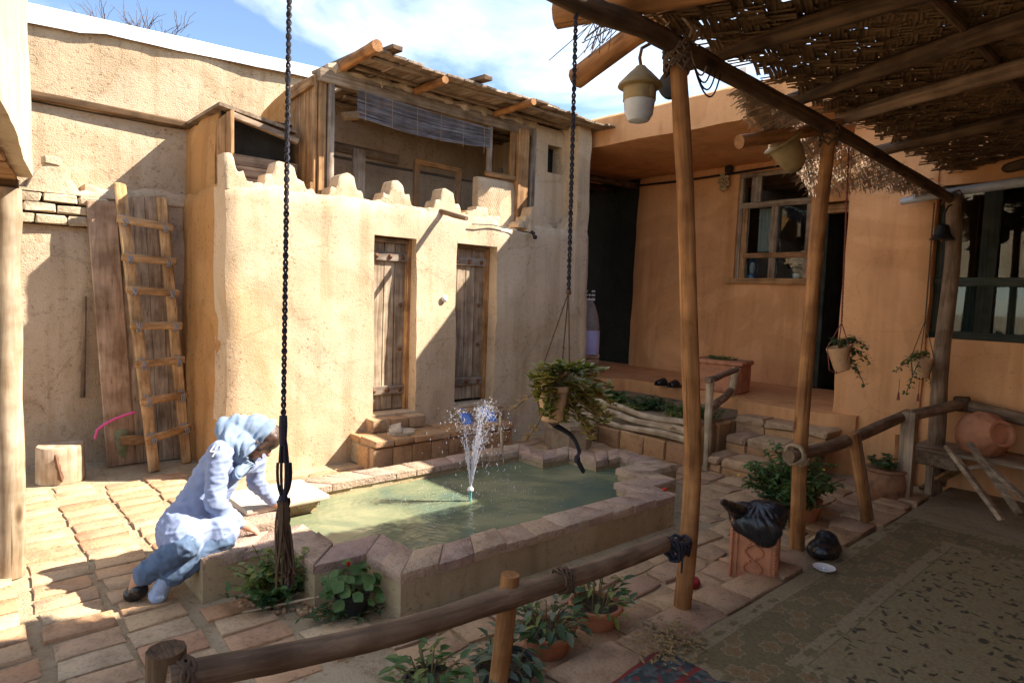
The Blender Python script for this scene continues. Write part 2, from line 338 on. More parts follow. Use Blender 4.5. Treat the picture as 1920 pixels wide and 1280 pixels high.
for ax, nm in enumerate('xyz'):
    MAT['smoke' + nm] = woodmat('smoked_plank_' + nm, (.22, .13, .065), (.12, .07, .035), axis=ax)
    MAT['plank' + nm] = woodmat('orange_plank_' + nm, (.47, .27, .12), (.31, .165, .07), axis=ax)
    MAT['old' + nm] = woodmat('weathered_plank_' + nm, (.40, .30, .205), (.25, .175, .115), axis=ax, rnd=.3)
    MAT['door' + nm] = woodmat('bleached_door_' + nm, (.52, .42, .30), (.33, .24, .16), axis=ax, rnd=.25)
    MAT['grey' + nm] = woodmat('grey_plank_' + nm, (.44, .36, .28), (.27, .21, .16), axis=ax, rnd=.25)
    MAT['dark' + nm] = woodmat('green_black_frame_' + nm, (.06, .065, .045), (.035, .04, .028), axis=ax)
MAT['rope_dark'] = plain('dark_cord', (.022, .02, .03), .8, bump=.4, scale=60)
MAT['rope_brown'] = plain('brown_cord', (.10, .06, .035), .85, bump=.4, scale=60)
MAT['rope_tan'] = plain('tan_cord', (.36, .26, .16), .85, bump=.4, scale=60)
MAT['rope_red'] = plain('red_cord', (.20, .055, .04), .8)
MAT['straw'] = plain('reed_straw', (.18, .105, .045), .75, var=.4, scale=18)
MAT['black_iron'] = plain('black_iron', (.03, .028, .026), .45, .6)
MAT['rust'] = plain('rusty_stud', (.16, .07, .035), .7, .3, var=.4, scale=40)
MAT['terra'] = plain('terracotta', (.46, .19, .095), .85, var=.3, bump=.3)
MAT['terra_pale'] = plain('pale_terracotta', (.50, .30, .16), .9, var=.3, bump=.3)
MAT['soil'] = plain('potting_soil', (.07, .05, .035), .95, scale=40, bump=1.0)
MAT['lead'] = plain('roofing_foil', (.72, .72, .72), .5, var=.18, scale=6, bump=.5)
MAT['white'] = plain('white_enamel', (.78, .77, .76), .35, var=.06)
MAT['glass'] = glassmat('window_glass')
MAT['lampglass'] = plain('dusty_glass', (.42, .43, .44), .12, var=.3, scale=9)
MAT['tin'] = plain('yellowed_tin', (.27, .195, .09), .55, .25, var=.3)
MAT['dark_room'] = plaster('shade_toned_plaster', (.036, .034, .027), dark=.7, straw=.6, bump=.6)  # near-black colour paints in the shade of unlit rooms and the passage
MAT['plastic_bag'] = plain('black_plastic', (.012, .012, .014), .36, var=.2, bump=.3, spec=.6)

# adobe: a thick uneven wall with openings
def adobe(name, mat, parent, O, U, length, z0, z1, thick, holes=(), step=.07, amp=.02, batter=0.0, top=None, zfix=None, seed=0, rnd=.03, kind=None, edge_amp=0.0, ustep=None):
    O = Vector(O); U = Vector(U).normalized(); Nn = Vector((U.y, -U.x, 0))           # outward normal to the right of U
    def lin(a, b, st): n = max(1, int(round((b - a) / st))); return [a + (b - a) * i / n for i in range(n + 1)]
    def snap(ls, xs):
        for x in xs:
            if ls[0] < x < ls[-1]:
                i = min(range(1, len(ls) - 1), key=lambda k: abs(ls[k] - x)); ls[i] = x
        return ls
    us = snap(lin(0, length, ustep or step), [h[0] for h in holes] + [h[1] for h in holes]); vs = snap(lin(z0, z1, step), [h[2] for h in holes] + [h[3] for h in holes] + ([zfix] if zfix else []))
    nu, nv = len(us), len(vs); mb = MB(); idx = {}
    def cell(i, j):
        if i < 0 or j < 0 or i >= nu - 1 or j >= nv - 1: return False
        u = (us[i] + us[i + 1]) / 2; v = (vs[j] + vs[j + 1]) / 2
        return not any(h[0] < u < h[1] and h[2] < v < h[3] for h in holes)
    def vert(i, j, back):
        k = (i, j, back)
        if k in idx: return idx[k]
        u, v = us[i], vs[j]; z = v
        if top:
            zf = zfix if zfix else z0
            if v > zf: z = zf + (v - zf) * (top(u) - zf) / (z1 - zf)
        p = O + U * u; p = Vector((p.x, p.y, z))
        d = amp * (fbm(p, .9, seed) * 1.2 + fbm(p, 3.1, seed + 1) * .6 + fbm(p, 9, seed + 2) * .28)
        d += batter * (1 - (v - z0) / (z1 - z0))
        if rnd:
            e = min(u, length - u); 
            if e < rnd * 2: d -= rnd * (1 - e / (rnd * 2)) ** 2
            e = z1 - v
            if e < rnd * 2: d -= rnd * (1 - e / (rnd * 2)) ** 2
        if edge_amp and j == nv - 1: p.z += edge_amp * (fbm(p, 6, seed + 5) + .5 * fbm(p, 17, seed + 6))
        if (i == 0 or i == nu - 1): p += U * (amp * .8 * fbm(p, 4, seed + 9))
        p = p + Nn * d if not back else p - Nn * thick
        mb.v.append(p); idx[k] = len(mb.v) - 1; return idx[k]
    for i in range(nu - 1):
        for j in range(nv - 1):
            if not cell(i, j): continue
            mb.f.append((vert(i, j, 0), vert(i + 1, j, 0), vert(i + 1, j + 1, 0), vert(i, j + 1, 0)))
            mb.f.append((vert(i, j, 1), vert(i, j + 1, 1), vert(i + 1, j + 1, 1), vert(i + 1, j, 1)))
            for (a, b_, di, dj) in (((i, j), (i, j + 1), -1, 0), ((i + 1, j + 1), (i + 1, j), 1, 0), ((i + 1, j), (i, j), 0, -1), ((i, j + 1), (i + 1, j + 1), 0, 1)):
                if not cell(i + di, j + dj):
                    mb.f.append((vert(*b_, 0), vert(*a, 0), vert(*a, 1), vert(*b_, 1)))
    return mb.build(name, mat, parent, ang=50, kind=kind)


# ------------------------------------------------------------------ ground and paving
g = MB()
nx, ny = 60, 60
for j in range(ny + 1):
    for i in range(nx + 1):
        a = (i / nx * 2 - 1); c = (j / ny * 2 - 1)
        x = 3 + (a * 8 if abs(a) < .8 else math.copysign(6.4 + (abs(a) - .8) * 5 * 300, a)); y = 3 + (c * 8 if abs(c) < .8 else math.copysign(6.4 + (abs(c) - .8) * 5 * 300, c))
        z = -.003 + (.007 * fbm((x, y, 0), 2.5) + .004 * fbm((x, y, 0), 9) if abs(a) < .8 and abs(c) < .8 else 0)
        g.v.append(Vector((x, y, z)))
for j in range(ny):
    for i in range(nx): k = j * (nx + 1) + i; g.f.append((k, k + 1, k + nx + 2, k + nx + 1))
g.build('ground', MAT['earth'], local=True, kind='structure')

pave = empty('courtyard_paving', (0, 0, 0), kind='structure')
def stone(poly, z0, z1, mat, parent, name='paving_stone', inset=.012, seed=0, tilt=.004):
    cx = sum(p[0] for p in poly) / len(poly); cy = sum(p[1] for p in poly) / len(poly); n = len(poly); mb = MB()
    tx, ty = rng.uniform(-tilt, tilt) / .1, rng.uniform(-tilt, tilt) / .1
    def zz(x, y, z): return z + (x - cx) * tx * .5 + (y - cy) * ty * .5
    for x, y in poly: mb.v.append(Vector((x, y, z0)))
    for x, y in poly: mb.v.append(Vector((x, y, zz(x, y, z1 - inset * .6))))
    for x, y in poly:
        d = math.hypot(x - cx, y - cy); k = 1 - inset / max(d, .02); X, Y = cx + (x - cx) * k, cy + (y - cy) * k
        mb.v.append(Vector((X, Y, zz(X, Y, z1) + rng.uniform(-.002, .002))))
    for k in range(n):
        q = (k + 1) % n
        mb.f.append((k, q, n + q, n + k)); mb.f.append((n + k, n + q, 2 * n + q, 2 * n + k))
    mb.f.append(tuple(range(2 * n, 3 * n)))
    o = mb.build(name, mat, parent, ang=50); return o
def rectpoly(x0, x1, y0, y1, j=.012, sub=True):
    pts = []
    for (a, b), (c, d) in (((x0, y0), (x1, y0)), ((x1, y0), (x1, y1)), ((x1, y1), (x0, y1)), ((x0, y1), (x0, y0))):
        pts.append((a + rng.uniform(-j, j), b + rng.uniform(-j, j)))
        if sub: m = rng.uniform(.35, .65); pts.append((a + (c - a) * m + rng.uniform(-j, j) * .7, b + (d - b) * m + rng.uniform(-j, j) * .7))
    # cut corners a little
    return pts
OUT = [(1.60, 2.50), (3.76, 2.44), (3.80, 2.67), (4.08, 2.66), (4.12, 2.91), (4.47, 2.90), (4.48, 3.52), (4.18, 3.53), (4.18, 3.84), (3.88, 3.85), (3.87, 4.15), (1.63, 4.19), (1.61, 3.97), (1.31, 3.97), (1.29, 3.70), (.93, 3.70), (.93, 3.21), (1.32, 3.20), (1.33, 2.84), (1.60, 2.83)]
def inside(p, poly):
    x, y = p; r = False
    for i in range(len(poly)):
        x1, y1 = poly[i]; x2, y2 = poly[i - 1]
        if (y1 > y) != (y2 > y) and x < (x2 - x1) * (y - y1) / (y2 - y1) + x1: r = not r
    return r
def offset(poly, d):
    n = len(poly); r = []
    for i in range(n):
        p0, p1, p2 = [Vector(poly[k % n]) for k in (i - 1, i, i + 1)]
        e1 = (p1 - p0).normalized(); e2 = (p2 - p1).normalized(); n1 = Vector((-e1.y, e1.x)); n2 = Vector((-e2.y, e2.x))
        b = n1 + n2; b = b / max(.3, b.dot(n1)); r.append(tuple(p1 + b * d))
    return r
big = offset(OUT, -.03)
cnt = 0
px = .295; py = .158
for ci in range(-1, 5):                                     # left courtyard: columns of fired pavers
    x0 = .02 + ci * px + rng.uniform(-.01, .01); sh = rng.uniform(0, py)
    y = 2.3 + sh
    while y < 5.72:
        wd = rng.choice([.135, .14, .145, .15]); x1 = x0 + .245 + rng.uniform(-.02, .015)
        cx, cy = (x0 + x1) / 2, y + wd / 2
        lim = 5.75 - .3 * (cx - .6)
        skip = any(inside(q, big) for q in ((cx, cy), (x1, cy), (x1, y), (x1, y + wd), (x0, cy), (x0, y)))
        bed = 1.05 < cx < 1.62 and 2.75 < cy < 3.25
        if not skip and not bed and cy < lim and rng.random() > .04:
            stone(rectpoly(x0 + rng.uniform(-.012, .012), x1, y, y + wd, .008), -.03, rng.uniform(.006, .016), MAT['brick'], pave, inset=.007); cnt += 1
        y += wd + rng.uniform(.012, .03)
# flagstones in front of, beside and behind the pool
def flags(x0, x1, y0, y1, sx, sy, test=None, mat='flag', z=.01):
    global cnt
    y = y0; r = 0
    while y < y1 - .03:
        h = min(sy * rng.uniform(.8, 1.2), y1 - y); x = x0 - rng.uniform(0, sx * .5)
        while x < x1:
            wd = sx * rng.uniform(.7, 1.25); cx, cy = x + wd / 2, y + h / 2
            pl = rectpoly(x + .008, x + wd - .012, y + .008, y + h - .012, .022)
            if not any(inside(p, big) for p in pl) and (test is None or test(cx, cy)):
                stone(pl, -.03, z + rng.uniform(-.004, .010), MAT[mat], pave, inset=.009); cnt += 1
            x += wd
        y += h + .004
flags(1.45, 4.6, 1.70, 2.46, .27, .21, lambda x, y: not (1.2 < x < 1.62 and y > 2.5))
flags(4.15, 5.2, 2.35, 4.9, .30, .25)
flags(1.5, 5.0, 4.22, 5.0, .32, .24, lambda x, y: not (2.68 < x < 4.45 and y > 4.62))
flags(4.6, 6.0, 1.7, 2.35, .32, .24)
print('paving stones', cnt)

# ------------------------------------------------------------------ porch platform with its edging stones
pf = MB(); pf.box((4.0, -.85, .0), (9.0, 4.64, .10), ch=.01); pf.build('porch_platform', MAT['platform'], local=True, kind='structure')
plat = bpy.data.objects['porch_platform']; OFF[plat.name] = Vector((0, 0, 0))
x = 1.3
while x < 5.9:
    wd = rng.uniform(.2, .42); stone(rectpoly(x + .006, x + wd - .008, 1.475 + rng.uniform(-.02, .02), 1.70 + rng.uniform(-.03, .03), .014), -.03, .062 + rng.uniform(-.006, .012), MAT['flag'], plat, 'edging_stone', inset=.014); x += wd
y = -.3

# ------------------------------------------------------------------ pool
pool = empty('fountain_pool', (2.7, 3.3, 0), 'brick rimmed garden pool with stepped corners and cloudy green water', 'pool')
INN = offset(OUT, .185)
def ringwall(outer, inner, z0, z1, step=.06, amp=.008):
    mb = MB(); n = len(outer); O2 = []; I2 = []
    for i in range(n):
        a, b = Vector(outer[i]), Vector(outer[(i + 1) % n]); c, d = Vector(inner[i]), Vector(inner[(i + 1) % n]); k = max(1, int((b - a).length / step))
        for q in range(k): O2.append(a.lerp(b, q / k)); I2.append(c.lerp(d, q / k))
    m = len(O2); rows = [(O2, z0, 1), (O2, z0 + (z1 - z0) * .5, 1), (O2, z1, .6), (I2, z1, .6), (I2, z0, 0)]
    for pts, z, k in rows:
        for p in pts:
            q = Vector((p.x, p.y, z)); q.x += amp * k * fbm(q, 4, 1); q.y += amp * k * fbm(q, 4, 2); mb.v.append(q)
    for r in range(len(rows) - 1):
        for k in range(m): mb.f.append((r * m + k, r * m + (k + 1) % m, (r + 1) * m + (k + 1) % m, (r + 1) * m + k))
    return mb
ringwall(OUT, INN, -.1, .206).build('pool_wall', MAT['pool_wall'], pool)
nb = 0
RO = offset(OUT, -.004); RI = offset(OUT, .20)
for i in range(len(OUT)):
    a, b = Vector(RO[i]), Vector(RO[(i + 1) % len(OUT)]); c, d = Vector(RI[i]), Vector(RI[(i + 1) % len(OUT)])
    k = max(1, round((b - a).length / .21)) if (b - a).length > .5 else max(1, round((b - a).length / .2))
    for q in range(k):
        jt = .0015 / max(.1, (b - a).length); t0, t1 = q / k + jt, (q + 1) / k - jt
        pl = [tuple(a.lerp(b, t0)), tuple(a.lerp(b, (t0 + t1) / 2)), tuple(a.lerp(b, t1)), tuple(c.lerp(d, t1)), tuple(c.lerp(d, t0))]
        pl = [(p[0] + rng.uniform(-.005, .005), p[1] + rng.uniform(-.005, .005)) for p in pl]
        stone(pl, .172, .221 + rng.uniform(-.007, .007), MAT['rim'], pool, 'rim_brick', inset=.007, tilt=.003); nb += 1
# the flat marble slab on the far left corner
sb = MB(); sb.box((1.56, 3.90, .238), (.52, .42, .035), Matrix.Rotation(.03, 3, 'Z'), ch=.008, jit=.004)
tag(sb.build('stone_slab', MAT['white'] if False else plain('pale_slab', (.54, .45, .34), .7, var=.2, scale=9, bump=.2)), 'pale flat stone slab lying on the far left corner of the pool', 'slab')
m, n, b, o = newmat('pool_water_mat'); tcn = N(n, 'ShaderNodeTexCoord')
w1 = N(n, 'ShaderNodeTexNoise', Scale=1.9, Detail=3.0, Distortion=1.2); n.links.new(tcn.outputs['Object'], w1.inputs[0])
n.links.new(ramp(n, w1.outputs[0], [(.3, (.10, .145, .105)), (.48, (.155, .18, .105)), (.66, (.25, .255, .145))]), b.inputs['Base Color'])
b.inputs['Roughness'].default_value = .06; b.inputs['IOR'].default_value = 1.33
w2 = N(n, 'ShaderNodeTexNoise', Scale=9.0, Detail=4.0, Distortion=.8); mm = N(n, 'ShaderNodeMapping', Scale=(1, 1.8, 1)); n.links.new(tcn.outputs['Object'], mm.inputs[0]); n.links.new(mm.outputs[0], w2.inputs[0])
w3 = N(n, 'ShaderNodeTexWave', wave_type='RINGS', rings_direction='SPHERICAL', Scale=7.0, Distortion=3.0, Detail=2.0); mr = N(n, 'ShaderNodeMapping', Location=(-2.70, -3.35, -.13)); n.links.new(tcn.outputs['Object'], mr.inputs[0]); n.links.new(mr.outputs[0], w3.inputs[0])
ad = N(n, 'ShaderNodeMath', operation='MULTIPLY_ADD'); n.links.new(w3.outputs[1], ad.inputs[0]); ad.inputs[1].default_value = .05; n.links.new(w2.outputs[0], ad.inputs[2])
bp = N(n, 'ShaderNodeBump', Strength=.26, Distance=.03); n.links.new(ad.outputs[0], bp.inputs['Height']); n.links.new(bp.outputs[0], b.inputs['Normal'])
wt = MB(); MID = offset(OUT, .16); bmw = bmesh.new(); bmw.faces.new([bmw.verts.new((p[0], p[1], .13)) for p in MID])
bmesh.ops.triangulate(bmw, faces=bmw.faces[:]); me = bpy.data.meshes.new('pool_water'); bmw.to_mesh(me); bmw.free(); me.materials.append(m)
wo = bpy.data.objects.new('pool_water', me); col.objects.link(wo); wo['kind'] = 'structure'

# ------------------------------------------------------------------ front building: mud wall with stepped crenels and two doors
YF = 5.2
fb = empty('mud_outbuilding', (3.8, YF, 0), 'low sunlit mud building with stepped merlons and two plank doors', 'building')
D1 = (2.96, 3.42, .38, 2.04); D2 = (3.89, 4.42, .40, 2.05); X0 = 1.68; X1 = 5.9
ragged = lambda u: 2.345 + .03 * fbm((u, 0, 0), 3, 4) + .02 * fbm((u, 0, 0), 9, 4) - (.10 if 2.78 < u < 3.2 else 0)
adobe('wall', MAT['mud'], fb, (X0, YF, 0), (1, 0, 0), X1 - X0, -.05, 2.33, .30, [(D1[0] - X0, D1[1] - X0, D1[2], D1[3]), (D2[0] - X0, D2[1] - X0, D2[2], D2[3])], step=.055, amp=.022, batter=.04, top=ragged, zfix=2.12, seed=3, edge_amp=.02)
adobe('wall', MAT['mud_bounce'], fb, (X0 + .02, 6.9, 0), (0, -1, 0), 1.68, -.05, 2.36, .25, step=.08, amp=.035, batter=.05, seed=8, edge_amp=.03)
adobe('wall', MAT['mud'], fb, (X1 - .02, 5.2, 0), (0, 1, 0), 2.2, -.05, 3.55, .25, step=.12, amp=.02, seed=9)
rf = MB(); rf.box(((X0 + X1) / 2, 6.15, 2.2), (X1 - X0 - .3, 1.7, .1)); rf.build('flat_roof', MAT['earth'], fb)
def merlon(xc, h, wd, seed, kind='step', name='merlon'):
    def prof(u):
        a = abs(u - wd / 2) / (wd / 2)
        if kind == 'half': a = (u / wd)
        if kind == 'broken': return 2.30 + h * (.55 if u < wd * .3 else .85 if u < wd * .62 else .5) + .02 * fbm((u, 0, seed), 14)
        def st_(a):
            if a < .32: return .82 + .18 * math.sqrt(max(0, 1 - (a / .32) ** 2))
            return .54 if a < .64 else .24
        ss = sum(st_(min(1, max(0, a + k * .018))) for k in range(-2, 3)) / 5
        return 2.30 + h * .94 * (ss - .12 * max(0, a - .9) / .1) + .022 * fbm((u, xc, seed), 13)
    O = (xc - wd / 2, YF + .03, 0)
    adobe(name, MAT['mud'], fb, O, (1, 0, 0), wd, 2.29, 2.30 + h, .17, step=.05, ustep=.014, amp=.012, top=prof, seed=seed, rnd=.012, edge_amp=.026)
for i, (xc, h, wd, k) in enumerate([(1.79, .29, .24, 'half'), (2.15, .29, .54, 'step'), (2.70, .26, .50, 'step'), (3.21, .28, .47, 'step'), (3.79, .29, .50, 'step'), (4.26, .17, .46, 'broken'), (5.02, .26, .54, 'step'), (5.66, .23, .46, 'step')]): merlon(xc, h, wd, 20 + i, k)
# doors, set back in their openings
def door(x0, x1, z0, z1, y, planks, sun_seed, mat):
    d = MB(); d.box(((x0 + x1) / 2, y + .055, (z0 + z1) / 2), (x1 - x0 + .1, .03, z1 - z0 + .06)); r = d.build('door', MAT['darkz'], fb)
    xs = [x0 + (x1 - x0) * k for k in planks]
    for a, b in zip(xs[:-1], xs[1:]):
        mb = MB(); mb.box(((a + b) / 2, y + .02, (z0 + z1) / 2), (b - a - .006, .035, z1 - z0 - .02), ch=.004, jit=.001); mb.build('door_plank', mat, r)
    for zz in (z0 + .20, z1 - .17):
        mb = MB(); mb.box(((x0 + x1) / 2 - .01, y - .012, zz), (x1 - x0 - .05, .03, .085), ch=.006, jit=.002); mb.build('batten', MAT['greyx'], r)
        for k in (.18, .5, .8):
            s = MB(); s.ball((x0 + (x1 - x0) * k, y - .03, zz), (.024, .02, .024), 10); s.build('stud', MAT['rust'], r)
    for zz in (.36, .62):
        s = MB(); s.ball((x1 - (x1 - x0) * .2, y - .006, z0 + (z1 - z0) * zz), (.02, .018, .02), 10); s.build('stud', MAT['rust'], r)
        s = MB(); s.ball((x0 + .045, y - .006, z0 + (z1 - z0) * (zz + .08)), (.02, .018, .02), 10); s.build('stud', MAT['black_iron'], r)
    mb = MB(); mb.box((x1 - .02, y - .005, (z0 + z1) / 2), (.045, .07, z1 - z0), ch=.005); mb.build('door_jamb', MAT['plankz'], fb)
    mb = MB(); mb.box(((x0 + x1) / 2, y - .01, z1 - .02), (x1 - x0 - .05, .06, .04), ch=.005); mb.build('lintel', MAT['oldx'], fb)
    return r
door(D1[0], D1[1], D1[2] + .02, D1[3], YF + .13, [0, .16, .40, .66, 1.0], 1, MAT['doorz'])
door(D2[0], D2[1], D2[2] + .02, D2[3], YF + .15, [0, .24, .46, .70, 1.0], 2, MAT['doorz'])
# spout, wire with a bulb socket
sp = MB(); sp.tube(line((3.70, YF + .1, 2.36), (3.74, YF - .34, 2.25), 6, .01), [.03, .028, .026, .026, .024, .022], 8, wob=.2); sp.build('drain_spout', MAT['polegrey'], fb)
wr = MB(); wr.tube([(4.05, YF - .035, 2.25), (4.3, YF - .03, 2.27), (4.6, YF - .035, 2.25), (4.86, YF - .05, 2.235)], .006, 5); wr.tube([(4.86, YF - .05, 2.25), (4.88, YF - .08, 2.22)], [.018, .022], 8); wr.ball((4.885, YF - .09, 2.19), .026, 10); wr.build('bulb_wire', MAT['black_iron'], fb)
pl_ = MB(); pl_.ball((3.74, YF - .03, 1.49), (.035, .02, .035), 12); pl_.build('switch_plate', MAT['white'], fb)

# brick doorsteps
st = empty('brick_doorstep', (3.5, 4.9, 0), 'long low brick doorstep with raised sills before the two doors', 'step')
core = MB(); core.box((3.53, 5.0, .12), (1.56, .40, .22)); core.box((3.17, 5.13, .31), (.56, .16, .12)); core.box((4.16, 5.13, .31), (.60, .16, .12)); core.build('step_core', MAT['earth'], st)
def sbrick(x0, x1, y0, y1, z0, z1, nm='brick'):
    mb = MB(); mb.box(((x0 + x1) / 2, (y0 + y1) / 2, (z0 + z1) / 2), (x1 - x0 - .008, y1 - y0 - .004, z1 - z0 - .006), ch=.008, jit=.004); mb.build(nm, MAT['stepbrick'], st)
xs = [2.73 + .2 * i for i in range(9)]
for a, b in zip(xs[:-1], xs[1:]):
    sbrick(a, b, 4.74, 4.82, 0, .20); sbrick(a + rng.uniform(-.01, .01), b, 4.72, 5.0, .205, .268)
    sbrick(a, b, 5.0, 5.18, .205, .262)
sbrick(2.72, 2.80, 4.82, 5.02, 0, .2)
for x0, x1, k in ((2.88, 3.46, 3), (3.86, 4.46, 3)):
    for i in range(k): sbrick(x0 + (x1 - x0) * i / k, x0 + (x1 - x0) * (i + 1) / k, 5.03, 5.19, .266, .385)

# ------------------------------------------------------------------ timber loft above the outbuilding
lf = empty('timber_loft', (3.9, 5.6, 2.3), 'open timber loft with a board roof standing on the mud building', 'loft')
YL = 5.5
def beam(p0, p1, wd, th, mat, parent, name, up=(0, 0, 1), ch=.006): mb = MB(); mb.bar(p0, p1, wd, th, up, ch, .003); return mb.build(name, mat, parent)
beam((2.54, YL, 3.42), (5.2, YL, 3.42), .10, .11, MAT['oldx'], lf, 'head_beam')
beam((2.66, YL, 2.25), (2.66, YL, 3.42), .085, .05, MAT['greyz'], lf, 'post', up=(1, 0, 0))
beam((2.585, YL + .03, 2.25), (2.585, YL + .03, 3.38), .09, .07, MAT['plankz'], lf, 'post', up=(1, 0, 0))
beam((4.98, YL - .01, 2.3), (4.98, YL - .01, 3.42), .10, .16, MAT['plankz'], lf, 'post', up=(1, 0, 0))
beam((5.13, YL - .03, 2.3), (5.13, YL - .03, 3.44), .08, .06, MAT['greyz'], lf, 'post', up=(1, 0, 0))
beam((4.52, YL, 2.85), (4.52, YL, 3.4), .05, .05, MAT['greyz'], lf, 'window_stile', up=(1, 0, 0)); beam((4.86, YL, 2.85), (4.86, YL, 3.4), .05, .06, MAT['plankz'], lf, 'window_stile', up=(1, 0, 0))
beam((4.48, YL, 2.86), (4.9, YL, 2.86), .06, .05, MAT['plankx'], lf, 'window_sill')
adobe('parapet', MAT['mud'], lf, (4.4, YL - .02, 0), (1, 0, 0), .56, 2.25, 2.82, .14, step=.08, amp=.012, seed=31)
adobe('end_wall', MAT['mud'], lf, (5.12, YL - .06, 0), (1, 0, 0), .80, 2.25, 3.52, .16, [(.24, .48, 3.0, 3.32)], step=.06, amp=.015, seed=33)
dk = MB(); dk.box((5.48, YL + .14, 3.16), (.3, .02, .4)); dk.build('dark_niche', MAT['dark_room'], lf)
# roof boards running front to back, eave at y=5.2
roofz = lambda x, y: 3.56 + .012 * math.sin(x * 3)
xx = 2.80
while xx < 6.02:
    wd = rng.uniform(.13, .2); mb = MB(); mb.bar((xx + wd / 2, 4.96 + rng.uniform(-.03, .03), roofz(xx, 5.2)), (xx + wd / 2, 6.05 if xx < 3.1 else 7.0, 3.60), wd - .006, .022, ch=.003, jit=.004); mb.build('roof_board', MAT['oldy'], lf); xx += wd
mb = MB()
for k in range(6): mb.bar((2.85 if k < 3 else 3.2, 5.1 + k * .3, 3.542), (5.9, 5.1 + k * .3, 3.542), .05, .03, jit=.003)
mb.build('roof_batten', MAT['oldx'], lf)
mb = MB(); mb.box((4.6, 6.1, 3.625), (2.7, 1.7, .04), ch=.01, jit=.01); mb.build('roof_mud', MAT['earth'], lf)
mud = MB(); mud.tube(line((2.62, YL, 3.50), (5.2, YL, 3.50), 40, .02), [.05 + .02 * math.sin(i * 1.7) for i in range(40)], 8, wob=.6); mud.build('mud_infill', MAT['mud_back'], lf)
for x_, y0_, z_ in ((2.74, 4.82, 3.52), (3.52, 4.95, 3.47), (4.55, 4.85, 3.48)):
    mb = MB(); mb.tube(line((x_, y0_, z_ + .03), (x_ + .02, 5.95 if x_ < 3 else 6.8, z_), 8, .01), .05 if x_ < 3 else .036, 10, wob=.1); mb.build('rafter', MAT['pole'], lf)
for x_ in (2.95, 3.95): mb = MB(); mb.bar((x_, 4.85, 3.60), (x_ - .03, 5.6, 3.625), .10, .04, jit=.003); mb.build('roof_batten', MAT['smokey'], lf)
mb = MB(); mb.bar((2.80, 4.95, 3.59), (2.78, 6.08, 3.62), .08, .03, jit=.003); mb.build('barge_board', MAT['oldy'], lf)
# left side: boarded shutter facing left, with ledges
xs = 2.525
yy = 5.50
while yy < 6.0:
    wd = rng.uniform(.09, .13); mb = MB(); mb.box((xs, yy + wd / 2, 2.83), (.03, wd - .005, 1.18), ch=.003, jit=.002); mb.build('shutter_board', MAT['plankz'], lf); yy += wd
for zz, s in ((3.32, .18), (2.42, .12)): mb = MB(); mb.bar((xs - .03, 5.5, zz + s * .2), (xs - .03, 6.0, zz), .03, .08, up=(0, 0, 1)); mb.build('shutter_ledge', MAT['planky'], lf)
adobe('side_wall', MAT['mud_bounce'], lf, (2.5, 6.78, 0), (0, -1, 0), .70, 2.25, 3.44, .14, step=.08, amp=.02, seed=36, top=lambda u: 3.30 + .2 * u, zfix=2.6)
# low lean-to, left of the shutter
beam((1.86, 5.72, 2.98), (2.46, 5.72, 2.86), .05, .05, MAT['oldx'], lf, 'leanto_rail')
for k in range(4):
    mb = MB(); mb.box((2.15, 5.72, 2.28 + .095 * k + .05), (.6, .03, .09), ch=.004, jit=.003); mb.build('leanto_board', MAT['oldx'], lf)
for k in range(3): mb = MB(); mb.box((1.83, 5.60 + .12 * k, 2.66), (.03, .115, .62 - .02 * k), ch=.003, jit=.004); mb.build('leanto_board', MAT['plankz'], lf)
adobe('leanto_wall', MAT['mud_bounce'], lf, (1.80, 6.9, 0), (0, -1, 0), .95, 2.2, 3.02, .12, step=.09, amp=.02, seed=38, edge_amp=.05)
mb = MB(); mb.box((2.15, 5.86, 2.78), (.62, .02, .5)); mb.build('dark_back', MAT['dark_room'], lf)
mb = MB(); mb.box((2.12, 6.2, 3.0), (.68, .95, .03), Matrix.Rotation(.15, 3, 'Y')); mb.build('leanto_roof', MAT['oldy'], lf)
# inside of the loft
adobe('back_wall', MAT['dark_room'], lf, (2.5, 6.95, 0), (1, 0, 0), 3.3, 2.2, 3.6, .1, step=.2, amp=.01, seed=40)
for a, b in (((2.75, 6.2, 3.0), (3.8, 6.2, 2.98)), ): beam(a, b, .07, .09, MAT['oldx'], lf, 'inner_rail')
beam((3.3, 6.15, 2.2), (3.3, 6.15, 3.0), .05, .14, MAT['greyz'], lf, 'inner_post', up=(1, 0, 0))
beam((3.98, 6.1, 2.2), (3.98, 6.1, 2.98), .05, .06, MAT['plankz'], lf, 'inner_frame', up=(1, 0, 0)); beam((4.56, 6.1, 2.2), (4.56, 6.1, 2.98), .05, .06, MAT['plankz'], lf, 'inner_frame', up=(1, 0, 0)); beam((3.95, 6.1, 2.98), (4.6, 6.1, 2.98), .05, .06, MAT['plankx'], lf, 'inner_frame')
beam((5.2, 6.1, 2.5), (5.2, 6.1, 3.1), .05, .05, MAT['greyz'], lf, 'inner_frame', up=(1, 0, 0))
